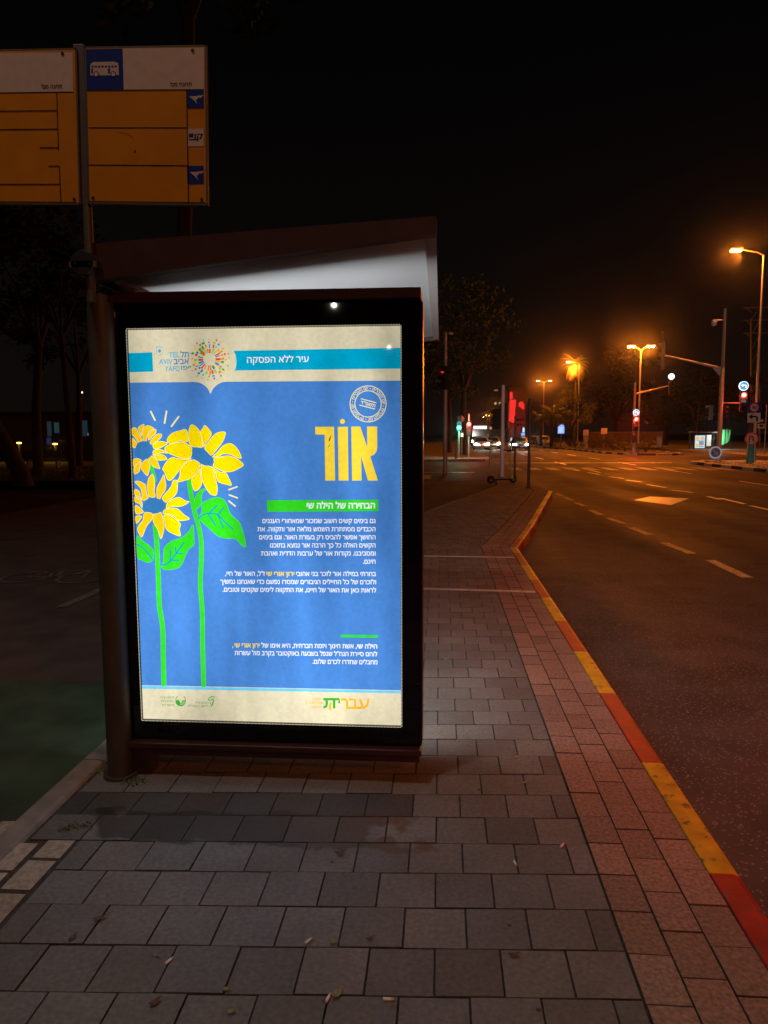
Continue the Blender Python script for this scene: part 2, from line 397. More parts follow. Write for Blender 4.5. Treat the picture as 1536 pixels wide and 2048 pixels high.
# kerb of the bus bay: 0.88 m stones painted red and yellow in turn
b = MB()
def kerb_stone(b, p0, p1, m, w=0.113, top=0.004):
    d = Vector((p1[0]-p0[0], p1[1]-p0[1], 0)); L = d.length; d.normalize(); n = Vector((d.y, -d.x, 0))
    a = Vector((p0[0], p0[1], 0))+d*0.004; L -= 0.008
    prof = [(0, -0.2), (0, top-0.004), (0.004, top), (w-0.030, top), (w-0.012, top-0.006), (w-0.002, top-0.022), (w+0.012, -0.2)]
    ps = [a+n*u+Vector((0, 0, z)) for u, z in prof]
    b.prism(ps, d*L, m)
JY = [-0.1, 0.75, 1.64, 2.53, 3.42, 4.36, 5.22, 6.09, 6.99, 7.84, 8.75, 9.62]
cols = [KRED, KYEL]*10
for i in range(len(JY)-1): kerb_stone(b, (KX0, JY[i]), (KX0, JY[i+1]), cols[i % 2])
kerb_stone(b, (KX0, 9.62), (KX0, 10.15), KYEL); 
L = [(KX0, 10.15), (1.45, 12.5), (2.95, 20.4)]
pos = []; 
def along(pts, step):
    out = [pts[0]]; acc = 0
    for (a, c) in zip(pts, pts[1:]):
        d = math.hypot(c[0]-a[0], c[1]-a[1]); t = step-acc
        while t <= d: out.append((a[0]+(c[0]-a[0])*t/d, a[1]+(c[1]-a[1])*t/d)); t += step
        acc = d-(t-step)
    out.append(pts[-1]); return out
tp = along(L, 0.9)
for i in range(len(tp)-1):
    if math.hypot(tp[i+1][0]-tp[i][0], tp[i+1][1]-tp[i][1]) > 0.05: kerb_stone(b, tp[i], tp[i+1], cols[i % 2])
tp = along(EDGE[3:], 0.5)
for i in range(len(tp)-1):
    if math.hypot(tp[i+1][0]-tp[i][0], tp[i+1][1]-tp[i][1]) > 0.05: kerb_stone(b, tp[i], tp[i+1], KGREY, top=-0.03)
tag(b.build('kerb'), kind='structure')

# left edging, cycle path, green crossing, markings
b = MB()
for i in range(14): kerb_stone(b, (-1.705, -1.0+i*0.85), (-1.705, -0.15+i*0.85), KGREY, w=0.11, top=0.012)
for (p0, p1) in zip(PATHE[1:], PATHE[2:]):
    kerb_stone(b, p0, p1, KGREY, w=0.09, top=0.006)
tag(b.build('path_edging'), kind='structure')
sheet('cycle_path', [(-9, -5), (-1.70, -5), (-1.70, 10.5), (-1.33, 12.2), (-0.32, 14.7), (0.23, 16.9), (1.07, 19.9), (1.77, 22.8), (1.92, 25.6), (-9, 25.6)], -0.035, BIKE)
GREENP = mat('green_surface', (0.060, 0.098, 0.062, 1), 0.85, 0, 0.45, 3.0, 0.5, 180, 0.3)
sheet('green_path_surface', [(-7.5, 1.0), (-1.74, 1.0), (-1.74, 4.46), (-7.5, 4.40)], -0.030, GREENP)
b = MB(); zt = -0.028
def stroke2(b, pts, w, z, m):
    for (p, q) in zip(pts, pts[1:]):
        p = Vector((p[0], p[1], z)); q = Vector((q[0], q[1], z)); n = Vector((-(q-p).y, (q-p).x, 0)).normalized()*w/2
        b.add([p-n, q-n, q+n, p+n], [(0, 1, 2, 3)], m)
for y in (6.45, 9.4, 12.4, 15.4):
    stroke2(b, [(-3.52+0.0*y, y), (-3.52, y+1.5)], 0.10, zt, ROADO)
bx, by = -4.35, 7.85
def ring2(cx, cy, r, w):
    pts = [(cx+r*0.85*math.cos(a*math.pi/12), cy+r*math.sin(a*math.pi/12)) for a in range(25)]; stroke2(b, pts, w, zt, ROADO)
ring2(bx-0.33, by, 0.30, 0.045); ring2(bx+0.33, by, 0.30, 0.045)
stroke2(b, [(bx-0.33, by), (bx-0.12, by+0.42), (bx+0.22, by+0.42), (bx+0.33, by)], 0.045, zt, ROADO)
stroke2(b, [(bx-0.12, by+0.42), (bx+0.02, by), (bx+0.22, by+0.42)], 0.045, zt, ROADO)
stroke2(b, [(bx-0.33, by), (bx+0.02, by)], 0.045, zt, ROADO)
tag(b.build('cycle_path_markings'), kind='structure')

# road markings
b = MB(); zr = RZ+0.004
def dash(p, q, w=0.10, m=ROADY): stroke2(b, [p, q], w, zr, m)
g2 = lambda x, y: tuple(G(x, y, zr))[:2]
for (a, c) in [((1495, 1155), (1420, 1120)), ((1384, 1107), (1327, 1085)), ((1300, 1070), (1262, 1055)), ((1247, 1047), (1216, 1036)), ((1202, 1030), (1182, 1020)),
               ((1170, 1012), (1150, 1005)), ((1143, 1001), (1128, 994)), ((1124, 992), (1112, 986))]:
    dash(g2(*a), g2(*c), 0.14)
for k in range(4): dash((3.66+k*0.02, 7.7-k*1.9), (3.65, 6.6-k*1.9), 0.11)
rp = [g2(1268, 1000), g2(1300, 993), g2(1378, 997), g2(1342, 1010)]
b.add([(p[0], p[1], zr) for p in rp], [(0, 1, 2, 3)], ROADW)
for (a, c) in [((1440, 996), (1490, 1008)), ((1500, 1011), (1545, 1021)), ((1416, 993), (1440, 999)), ((1385, 985), (1345, 980)), ((1332, 975), (1294, 969)), ((1283, 964), (1252, 960)), ((1247, 957), (1219, 953)), ((1200, 949), (1176, 945)), ((1160, 942), (1140, 939))]:
    dash(g2(*a), g2(*c), 0.13, ROADW)
for k in range(12):                                    # long pale dashes of the far lanes
    dash((7.0-0.02*k, 33+k*9), (7.0-0.02*k, 37+k*9), 0.14, ROADW); dash((10.6, 14+k*9), (10.6, 18+k*9), 0.14, ROADW)
for k in range(14):                                    # zebra over the bay-side road
    x = 3.4+k*0.9
    b.add([(x, 35.2, zr), (x+0.5, 35.2, zr), (x+0.5, 37.9, zr), (x, 37.9, zr)], [(0, 1, 2, 3)], ROADZ)
b.add([(3.2, 44.0, zr), (13.5, 44.0, zr), (13.5, 44.5, zr), (3.2, 44.5, zr)], [(0, 1, 2, 3)], ROADW)
for k in range(7):                                     # zebra over the side street
    x = -0.9-k*1.0
    b.add([(x, 28.0, zr), (x+0.5, 28.0, zr), (x+0.5, 31.0, zr), (x, 31.0, zr)], [(0, 1, 2, 3)], ROADW)
b.add([(-8, 33.0, zr), (1.5, 33.0, zr), (1.5, 33.35, zr), (-8, 33.35, zr)], [(0, 1, 2, 3)], ROADW)
tag(b.build('road_markings'), kind='structure')

# far pavement corner beyond the side street, median and traffic island
def raised(name, poly, z, m, kerbmats, top=-0.005, step=0.8):
    b = MB(); b.add([(p[0], p[1], z) for p in poly], [tuple(range(len(poly)))], m)
    pts = along(poly+[poly[0]], step)
    for i in range(len(pts)-1):
        if math.hypot(pts[i+1][0]-pts[i][0], pts[i+1][1]-pts[i][1]) > 0.1:
            kerb_stone(b, pts[i], pts[i+1], kerbmats[i % len(kerbmats)], w=0.14, top=z+0.008)
    return tag(b.build(name), kind='structure')
GRAV = mat('white_gravel', (0.58, 0.54, 0.50, 1), 0.9, 0, 0.6, 9, 0.8, 14)
raised('traffic_island', [(14.1, 42.5), (14.0, 38.5), (14.15, 33.0), (14.5, 27), (20, 27), (20, 42.5), (17, 44.5), (15, 44.2)], 0.02, GRAV, [KWHT, KBLK], step=1.2)
SOIL = mat('planting_soil', (0.060, 0.040, 0.025, 1), 0.95, 0, 0.5, 2)
raised('median', [(15.0, 60.0), (14.3, 66), (14.0, 82), (12.6, 95), (12.4, 400), (20, 400), (20, 62), (18.0, 59.3)], 0.0, SOIL, [KWHT, KBLK], step=1.4)
CONC = mat('far_paving', (0.20, 0.17, 0.15, 1), 0.85, 0, 0.3, 2)
raised('far_pavement', [(-12, 47), (2.6, 47), (3.2, 50), (3.2, 400), (-12, 400)], 0.0, CONC, [KGREY], step=2.5)
raised('right_pavement', [(24.5, 20), (60, 20), (60, 400), (24.5, 400)], 0.0, CONC, [KGREY], step=2.5)

# ------------------------------------------------------------------ bus shelter with its light box
PX, PY = 0.0, 3.159
shel = thing('bus_shelter', (-0.8, 3.3, 0), 'brown bus shelter with a white roof underside and a backlit blue sunflower poster', 'bus shelter')
off = Vector(shel.location)
class SB(MB):
    def build(s, name, parent=None, root=None):
        rt = Vector((root or shel).location)
        s.v = [tuple(Vector(v)-rt) for v in s.v]; return MB.build(s, name, parent if parent is not None else (root or shel))
b = SB()                                               # light box casing
b.box(-1.452, -0.078, 3.166, 3.345, 0.168, 2.112, BROWNM, 0.006)
casing = b.build('light_box')
b = SB()                                               # black glass surround, two faces
X0, X1, Z0, Z1 = -0.766-0.5934, -0.766+0.5934, 1.134-0.875, 1.134+0.875
for (ya, yb) in ((3.148, 3.158), (3.353, 3.362)):
    b.box(-1.449, X0, ya, yb, 0.172, 2.108, BLACKG); b.box(X1, -0.081, ya, yb, 0.172, 2.108, BLACKG)
    b.box(X0, X1, ya, yb, Z1, 2.108, BLACKG); b.box(X0, X1, ya, yb, 0.172, Z0, BLACKG)
b.build('glass_surround', casing)
b = SB(); b.prism([(-1.496, 3.10, 2.118), (-0.086, 3.10, 2.116), (-0.080, 3.13, 2.155), (-0.080, 3.36, 2.162), (-1.496, 3.36, 2.162), (-1.496, 3.13, 2.157)][:2]+[(-0.086, 3.10, 2.156), (-1.496, 3.10, 2.158)], (0, 0.27, 0), BROWNM)
b.build('top_rail', casing)
b = SB(); b.box(-1.47, -0.082, 3.105, 3.40, 0.138, 0.166, BROWNM, 0.006); b.box(-1.40, -0.090, 3.13, 3.37, 0.100, 0.137, BROWNM, 0.004)
b.build('bottom_rail', casing)
b = SB(); b.box(-1.432, -1.408, 3.143, 3.1475, 2.062, 2.086, WHITEP); b.build('sticker', casing)
for (px_, py_) in ((-1.465, 3.13), (-1.465, 6.1)):
    b = SB(); b.tube([(px_, py_, -0.03), (px_, py_, 2.16)], 0.056, POSTM, 24)
    b.tube([(px_, py_, 0.0), (px_, py_, 0.012)], 0.075, POSTM, 24)
    b.box(px_+0.05, px_+0.14, py_+0.01, py_+0.11, -0.02, 0.137, BROWNM, 0.006)
    b.build('post')
# roof: section in x-z, swept along y
b = SB(); sec = [(-1.437, 2.190), (-1.437, 2.330), (-0.025, 2.405), (-0.021, 2.398), (-0.021, 2.339)]
sec = [(-1.44, 2.335), (-0.026, 2.407), (-0.020, 2.400), (-0.020, 2.339), (-0.072, 2.336), (-1.401, 2.192), (-1.44, 2.21)]
b.prism([(x, 3.0, z) for x, z in sec], (0, 0.06, 0), BROWNM); b.build('roof_fascia')
b = SB(); b.prism([(x, 6.25, z) for x, z in sec], (0, 0.06, 0), BROWNM); b.build('roof_fascia')
b = SB(); b.prism([(-0.024, 3.061, 2.400), (-0.022, 3.061, 2.345), (-0.070, 3.061, 2.342), (-0.070, 3.061, 2.400)], (0, 3.188, 0), mat('roof_rim', (0.36, 0.34, 0.34, 1), 0.45)); b.build('roof_rim')
b = SB(); b.prism([(-1.38, 3.061, 2.232), (-0.071, 3.061, 2.368), (-0.071, 3.061, 2.388), (-1.38, 3.061, 2.330)], (0, 1.55, 0), WHITEP)
b.prism([(-1.38, 4.617, 2.232), (-0.071, 4.617, 2.368), (-0.071, 4.617, 2.388), (-1.38, 4.617, 2.330)], (0, 1.63, 0), WHITEP)
b.build('roof_panel')
b = SB(); b.tube([(-1.452, 2.96, 2.250), (-1.452, 6.3, 2.250)], 0.052, BROWNM, 20); b.tube([(-1.452, 2.952, 2.250), (-1.452, 2.96, 2.250)], [0.047, 0.052], DARKM, 20)
b.build('roof_beam')
b = SB(); b.box(-1.43, -1.415, 3.40, 6.05, 0.35, 2.0, mat('clear_glass', (0.10, 0.12, 0.12, 1), 0.05)); b.build('back_pane')
b = SB(); b.box(-1.36, -0.98, 3.9, 5.8, 0.42, 0.46, BROWNM, 0.01); b.box(-1.20, -1.14, 4.15, 4.21, -0.01, 0.42, DARKM); b.box(-1.20, -1.14, 5.5, 5.56, -0.01, 0.42, DARKM); b.build('bench')

# ------------------------------------------------------------------ text (visual order for Hebrew)
def is_heb(c): return '\u0590' <= c <= '\u05ff'
_tc = {}; _gc = {}
def fill_outline(loops):
    """fill closed outlines that may overlap (non-zero winding): the font draws strokes as separate contours"""
    mx = min(p[0] for l in loops for p in l); my = min(p[1] for l in loops for p in l)
    key = tuple(tuple((round(p[0]-mx, 3), round(p[1]-my, 3)) for p in l) for l in loops)
    if key not in _gc:
        pts = []; ed = []
        for l in key:
            b0 = len(pts); pts += [Vector(p) for p in l]; ed += [(b0+i, b0+(i+1) % len(l)) for i in range(len(l))]
        r = delaunay_2d_cdt(pts, ed, [], 0, 1e-5)
        tris = []
        for f in r[2]:
            cx = sum(r[0][i].x for i in f)/len(f); cy = sum(r[0][i].y for i in f)/len(f); w = 0
            for l in key:
                x0, y0 = l[-1]
                for x1, y1 in l:
                    if (y0 <= cy) != (y1 <= cy):
                        t = (x1-x0)*(cy-y0)-(cx-x0)*(y1-y0)
                        if y1 > y0 and t > 0: w += 1
                        elif y1 < y0 and t < 0: w -= 1
                    x0, y0 = x1, y1
            if w: tris.append(tuple(f))
        _gc[key] = ([(v.x, v.y) for v in r[0]], tris)
    vs, fs = _gc[key]
    return [(x+mx, y+my) for x, y in vs], fs
def text_mesh(body, bold=0.0):
    key = (body, bold)
    if key in _tc: return _tc[key]
    vis = body[::-1] if any(is_heb(c) for c in body) else body
    c = bpy.data.curves.new('t', 'FONT'); c.body = vis; c.size = 1.0; c.resolution_u = 3; c.fill_mode = 'NONE'
    o = bpy.data.objects.new('t', c); COL.objects.link(o); dg = bpy.context.evaluated_depsgraph_get()
    m = bpy.data.meshes.new_from_object(o.evaluated_get(dg))
    co = [(v.co.x, v.co.y) for v in m.vertices]; nxt = {e.vertices[0]: e.vertices[1] for e in m.edges}; prv = {}
    nb = {}
    for e in m.edges:
        p, q = e.vertices; nb.setdefault(p, []).append(q); nb.setdefault(q, []).append(p)
    seen = set(); loops = []
    for st in range(len(co)):
        if st in seen or st not in nb: continue
        l = [st]; seen.add(st); cur = max(nb[st]) if (st+1) not in nb[st] else st+1
        while cur not in seen:
            seen.add(cur); l.append(cur); cur = next((k for k in nb[cur] if k not in seen), st)
        if len(l) > 2: loops.append([co[i] for i in l])
    bpy.data.objects.remove(o); bpy.data.curves.remove(c); bpy.data.meshes.remove(m)
    def area(l): return 0.5*sum(l[i-1][0]*l[i][1]-l[i][0]*l[i-1][1] for i in range(len(l)))
    if bold and loops:
        def inside(p, l):
            r_ = False
            for (x0, y0), (x1, y1) in zip(l, l[1:]+l[:1]):
                if (y0 > p[1]) != (y1 > p[1]) and p[0] < (x1-x0)*(p[1]-y0)/(y1-y0)+x0: r_ = not r_
            return r_
        out = []
        for l in loops:
            q = []; n = len(l); ar = area(l)
            hole = any(o_ is not l and area(o_)*ar < 0 and abs(area(o_)) > abs(ar) and inside(l[0], o_) for o_ in loops)
            sg = (1 if ar > 0 else -1)*(-1 if hole else 1)
            for i in range(n):
                a_ = Vector(l[i])-Vector(l[i-1]); b_ = Vector(l[(i+1) % n])-Vector(l[i])
                if a_.length < 1e-7 or b_.length < 1e-7: q.append(l[i]); continue
                a_.normalize(); b_.normalize(); na = Vector((a_.y, -a_.x)); nb_ = Vector((b_.y, -b_.x)); h = na+nb_
                k = min(1.6, 2/max(h.length_squared, 0.4)); q.append((l[i][0]+h.x*k*bold*sg, l[i][1]+h.y*k*bold*sg))
            out.append(q)
        loops = out
    loops.sort(key=lambda l: min(p[0] for p in l)); cl = []
    for l in loops:
        lo, hi = min(p[0] for p in l), max(p[0] for p in l)
        if cl and lo < cl[-1][1]: cl[-1][0].append(l); cl[-1][1] = max(hi, cl[-1][1])
        else: cl.append([[l], hi])
    vs = []; fs = []
    for ls, _ in cl:
        v2, f2 = fill_outline(ls); b0 = len(vs); vs += v2; fs += [tuple(b0+i for i in f) for f in f2]
    _tc[key] = (vs, fs); return vs, fs
def place_text(b, body, right, left, height, mp, m, bold=0.0, ref=None):
    """right/left: baseline ends (2D, y down); mp maps a 2D point to 3D"""
    vs, fs = text_mesh(body, bold)
    if not vs: return
    x0 = min(v[0] for v in vs); x1 = max(v[0] for v in vs)
    h = ref or (0.594 if any(is_heb(c) for c in body) else 0.70); h += bold
    out = []
    for x, y in vs:
        t = (x-x0)/(x1-x0); bx_ = left[0]+(right[0]-left[0])*t; by_ = left[1]+(right[1]-left[1])*t
        out.append(mp((bx_, by_-y/h*height)))
    b.add(out, fs, m)
def smooth(pts, n=5, closed=True):
    out = []; N = len(pts)
    for i in range(N if closed else N-1):
        p0 = pts[(i-1) % N] if closed or i > 0 else pts[i]; p1 = pts[i]; p2 = pts[(i+1) % N]; p3 = pts[(i+2) % N] if closed or i+2 < N else p2
        for k in range(n):
            t = k/n; t2 = t*t; t3 = t2*t
            out.append(tuple(0.5*((2*p1[a])+(-p0[a]+p2[a])*t+(2*p0[a]-5*p1[a]+4*p2[a]-p3[a])*t2+(-p0[a]+3*p1[a]-3*p2[a]+p3[a])*t3) for a in (0, 1)))
    if not closed: out.append(pts[-1])
    return out
def grow(pts, d):
    n = len(pts); ar = sum(pts[i][0]*pts[(i+1) % n][1]-pts[(i+1) % n][0]*pts[i][1] for i in range(n)); s_ = 1 if ar > 0 else -1
    out = []
    for i in range(n):
        a = Vector(pts[i-1]); c = Vector(pts[(i+1) % n]); t = c-a
        if t.length < 1e-6: out.append(pts[i]); continue
        t.normalize(); out.append((pts[i][0]+t.y*d*s_, pts[i][1]-t.x*d*s_))
    return out
def band(pts, w, caps=True):
    """outline polygon of a stroke of width w (or a list of widths)"""
    ws = w if isinstance(w, (list, tuple)) else [w]*len(pts); L_ = []; R_ = []
    for i, p in enumerate(pts):
        a = Vector(pts[max(i-1, 0)]); c = Vector(pts[min(i+1, len(pts)-1)]); t = (c-a).normalized(); n = Vector((-t.y, t.x))*ws[i]/2; p = Vector(p)
        L_.append(tuple(p+n)); R_.append(tuple(p-n))
    if not caps: return L_+R_[::-1]
    def cap(p, t, r):
        a0 = math.atan2(t.y, t.x); return [(p[0]+r*math.cos(a0+R(90)-R(k*30)), p[1]+r*math.sin(a0+R(90)-R(k*30))) for k in range(1, 6)]
    e = cap(pts[-1], (Vector(pts[-1])-Vector(pts[-2])).normalized(), ws[-1]/2)
    s_ = cap(pts[0], (Vector(pts[0])-Vector(pts[1])).normalized(), ws[0]/2)
    return L_+e+R_[::-1]+s_
def arc(cx, cy, r, a0, a1, n=24): return [(cx+r*math.cos(R(a0+(a1-a0)*k/n)), cy+r*math.sin(R(a0+(a1-a0)*k/n))) for k in range(n+1)]

# ------------------------------------------------------------------ the backlit poster
def print_mat(name, c, k=1.0):
    """translucent print lit from behind: colour x uneven backlight of the tubes"""
    if name in MATS: return MATS[name]
    m = bpy.data.materials.new(name); m.use_nodes = True; nt = m.node_tree; p = nt.nodes['Principled BSDF']
    p.inputs['Base Color'].default_value = tuple(x*0.25 for x in c[:3])+(1,); p.inputs['Roughness'].default_value = 0.03; p.inputs['Specular IOR Level'].default_value = 0.5
    tc = nt.nodes.new('ShaderNodeTexCoord')
    n1 = nt.nodes.new('ShaderNodeTexNoise'); n1.inputs['Scale'].default_value = 2.6; n1.inputs['Detail'].default_value = 2
    mpn = nt.nodes.new('ShaderNodeMapping'); mpn.inputs['Scale'].default_value = (1.7, 1, 0.45); nt.links.new(tc.outputs['Object'], mpn.inputs[0])
    n2 = nt.nodes.new('ShaderNodeTexNoise'); n2.inputs['Scale'].default_value = 60; n2.inputs['Detail'].default_value = 3
    nt.links.new(mpn.outputs[0], n1.inputs['Vector']); nt.links.new(tc.outputs['Object'], n2.inputs['Vector'])
    a = nt.nodes.new('ShaderNodeMapRange'); a.inputs['From Min'].default_value = 0.3; a.inputs['From Max'].default_value = 0.7; a.inputs['To Min'].default_value = 0.70*k; a.inputs['To Max'].default_value = 1.32*k
    c2 = nt.nodes.new('ShaderNodeMapRange'); c2.inputs['From Min'].default_value = 0.3; c2.inputs['From Max'].default_value = 0.7; c2.inputs['To Min'].default_value = 0.93; c2.inputs['To Max'].default_value = 1.07
    nt.links.new(n1.outputs['Fac'], a.inputs[0]); nt.links.new(n2.outputs['Fac'], c2.inputs[0])
    mm = nt.nodes.new('ShaderNodeMath'); mm.operation = 'MULTIPLY'; nt.links.new(a.outputs[0], mm.inputs[0]); nt.links.new(c2.outputs[0], mm.inputs[1])
    # the tubes stop short of the casing: the panel is dimmer along its edges, most at the top
    sp = nt.nodes.new('ShaderNodeSeparateXYZ'); nt.links.new(tc.outputs['Object'], sp.inputs[0]); cur = mm.outputs[0]
    for ax, f0, f1, t0, t1 in (('Z', 2.03, 0.90, 0.76, 1.16), ('Z', 0.25, 0.50, 0.86, 1.04), ('X', -0.57, -0.40, 0.86, 1.0), ('X', 0.63, 0.45, 0.84, 1.0)):
        e = nt.nodes.new('ShaderNodeMapRange'); e.interpolation_type = 'SMOOTHSTEP'
        for nm_, v_ in (('From Min', f0), ('From Max', f1), ('To Min', t0), ('To Max', t1)): e.inputs[nm_].default_value = v_
        nt.links.new(sp.outputs[ax], e.inputs[0]); q = nt.nodes.new('ShaderNodeMath'); q.operation = 'MULTIPLY'
        nt.links.new(cur, q.inputs[0]); nt.links.new(e.outputs[0], q.inputs[1]); cur = q.outputs[0]
    p.inputs['Emission Color'].default_value = c; nt.links.new(cur, p.inputs['Emission Strength'])
    MATS[name] = m; return m
PB = print_mat('print_blue', rgb(72, 131, 207)); PC = print_mat('print_cream', rgb(222, 213, 180)); PT = print_mat('print_cyan', rgb(0, 168, 208))
PYL = print_mat('print_yellow', rgb(255, 222, 0)); PYO = print_mat('print_amber', rgb(255, 205, 10)); PYW = print_mat('print_title_yellow', rgb(250, 216, 60))
PPALE = print_mat('print_pale_yellow', rgb(252, 236, 160)); PGR = print_mat('print_green', rgb(52, 214, 34)); PGL = print_mat('print_pale_green', rgb(85, 205, 150))
PDB = print_mat('print_disc_blue', rgb(56, 122, 185)); PVB = print_mat('print_vein_blue', rgb(16, 142, 200)); PW = print_mat('print_white', rgb(238, 240, 250))
PDG = print_mat('print_dark_green', rgb(60, 170, 50)); POR = print_mat('print_orange', rgb(238, 180, 30)); PG2 = print_mat('print_grey_green', rgb(120, 160, 95))
PTX = print_mat('print_text_blue', rgb(60, 135, 190)); PTL = print_mat('print_text_cyan', rgb(95, 178, 215)); PLC = print_mat('print_line_cyan', rgb(110, 200, 235))
PRD = print_mat('print_red', rgb(225, 75, 60)); PO2 = print_mat('print_brick', rgb(238, 140, 60)); PLG = print_mat('print_lime', rgb(170, 200, 60)); PBK = print_mat('print_scratch', rgb(60, 50, 10))
def PP(px, layer=0):
    v = A(px[0], px[1], PY); v.x = min(max(v.x, X0), X1); v.z = min(max(v.z, Z0), Z1)
    return Vector((v.x, PY-0.0004*layer, v.z))
pb = SB()
def poly(pts, m, layer): pb.add([PP(p, layer) for p in pts][::-1], [tuple(range(len(pts)))], m)
def zoomer(x0, y0, s): return lambda pts: [(x0+x/s, y0+y/s) for x, y in pts]
pb.add([(X0, PY, Z0), (X1, PY, Z0), (X1, PY, Z1), (X0, PY, Z1)], [(0, 1, 2, 3)], PC)
# blue field with the notch, footer line
notch = smooth([(384, 764), (397, 765), (408, 770), (416, 778), (421, 787), (426, 778), (434, 770), (445, 764.5), (457, 763.5)], 4, False)
poly([(240, 765.5)]+notch+[(820, 761), (820, 1381), (270, 1370)], PB, 1)
poly([(270, 1371), (820, 1382), (820, 1387), (270, 1377)], PLC, 2)
poly([(240, 706.5), (304.5, 704.5), (306.5, 743), (240, 745)], PT, 1)
poly([(467, 701.5), (471, 709), (473, 721), (472, 733), (470, 741), (820, 737), (820, 695.5)], PT, 1)
z3 = zoomer(240, 640, 2.648)
def tx(body, r, l, h, m, z=None, bold=0.0, layer=3, ref=None):
    rr, ll = (z([r])[0], z([l])[0]) if z else (r, l)
    sc_ = (z([(0, 1)])[0][1]-z([(0, 0)])[0][1]) if z else 1.0
    place_text(pb, body, rr, ll, h*sc_, lambda p: PP(p, layer), m, bold, ref)
tx('עיר ללא הפסקה', (1000, 222), (673, 227), 30, PW, z3, 0.012)
z5 = zoomer(255, 650, 6.827)
tx('TEL', (712, 440), (566, 441), 72, PTL, z5, 0.02); tx('תל', (838, 437), (722, 440), 70, PTX, z5, 0.02)
tx('AVIV', (618, 534), (430, 535), 72, PTL, z5, 0.02); tx('אביב', (838, 531), (632, 534), 70, PTX, z5, 0.02)
tx('YAFO', (716, 630), (512, 631), 72, PTL, z5, 0.02); tx('יפו', (845, 608), (735, 610), 50, PTX, z5, 0.02)
def stroke(pts, w, m, layer, z=None, sm=False, caps=True):
    pts = z(pts) if z else pts; k = (z([(1, 0)])[0][0]-z([(0, 0)])[0][0]) if z else 1.0
    if sm: pts = smooth(pts, 5, False)
    ww = [x*k for x in w] if isinstance(w, (list, tuple)) else w*k
    poly(band(pts, ww, caps), m, layer)
def ring(cx, cy, r, w, m, layer, z, n=48):
    for k in range(n):
        a0, a1 = 360*k/n, 360*(k+1)/n
        q = [(cx+(r+s_*w/2)*math.cos(R(a)), cy+(r+s_*w/2)*math.sin(R(a))) for s_, a in ((-1, a0), (1, a0), (1, a1), (-1, a1))]
        poly(z(q), m, layer)
for seg in ([(390, 300), (412, 300), (440, 283), (468, 300), (492, 300)], [(396, 312), (396, 390), (440, 412), (486, 390), (486, 312), (396, 312)]):
    stroke(seg, 7, PTL, 3, z5, caps=False)
for a in range(0, 180, 45): stroke([(440+24*math.cos(R(a)), 356+24*math.sin(R(a))), (440-24*math.cos(R(a)), 356-24*math.sin(R(a)))], 8, PTX, 4+a//45, z5)
rc = random.Random(11); confetti = [PRD, PO2, PLG, PDG, PT, PVB, PTX, POR, PYL, PRD, PO2]
for (rad, n, lr, wr) in ((128, 22, (55, 80), (16, 34)), (196, 24, (30, 52), (16, 44)), (246, 20, (22, 36), (22, 50)), (292, 20, (16, 30), (10, 28))):
    for k in range(n):
        a = R(360*(k+rc.uniform(-0.25, 0.25))/n); l = rc.uniform(*lr)/2; w = rc.uniform(*wr)/2; rr_ = rad+rc.uniform(-8, 8)
        u = Vector((math.cos(a), math.sin(a))); t = Vector((-u.y, u.x)); c = Vector((1117, 468))+u*rr_*0.94; sk = rc.uniform(-0.25, 0.25)
        q = [c+u*l+t*w*(1+sk), c+u*l-t*w*(1-sk*0.5), c-u*l-t*w*0.8, c-u*l+t*w*0.8]
        poly(z5([tuple(p) for p in q]), rc.choice(confetti), 2+k % 3)
# sunflowers
FA = [[(145, 500), (190, 465), (240, 490), (290, 590), (360, 720), (320, 745), (270, 780), (230, 700), (155, 600)], [(275, 470), (320, 425), (395, 395), (370, 470), (350, 560), (345, 640), (310, 580)],
      [(385, 735), (370, 650), (365, 560), (400, 450), (480, 425), (560, 455), (595, 490), (520, 530), (470, 610), (445, 690), (440, 735)], [(485, 715), (475, 650), (520, 560), (590, 510), (625, 495), (640, 530), (620, 590), (560, 640), (520, 700)],
      [(515, 775), (560, 690), (640, 610), (720, 590), (755, 610), (735, 670), (660, 735), (600, 770), (560, 805)], [(575, 820), (640, 765), (710, 742), (800, 755), (875, 780), (800, 840), (700, 885), (600, 890), (580, 860)],
      [(570, 970), (610, 920), (690, 905), (780, 925), (880, 985), (760, 980), (680, 1000), (600, 1000)], [(570, 1015), (650, 1020), (770, 1018), (820, 1050), (865, 1110), (790, 1130), (690, 1130), (640, 1090)],
      [(485, 1095), (540, 1045), (600, 1080), (660, 1140), (690, 1220), (715, 1305), (640, 1285), (570, 1250), (520, 1170)], [(450, 1105), (480, 1150), (515, 1230), (500, 1330), (465, 1445), (400, 1390), (330, 1290), (335, 1220), (380, 1160)],
      [(190, 1280), (260, 1210), (335, 1170), (310, 1250), (300, 1350), (250, 1395), (195, 1405)], [(180, 1120), (260, 1095), (340, 1140), (270, 1180), (190, 1260)], [(155, 690), (200, 720), (245, 800), (215, 870), (160, 850)]]
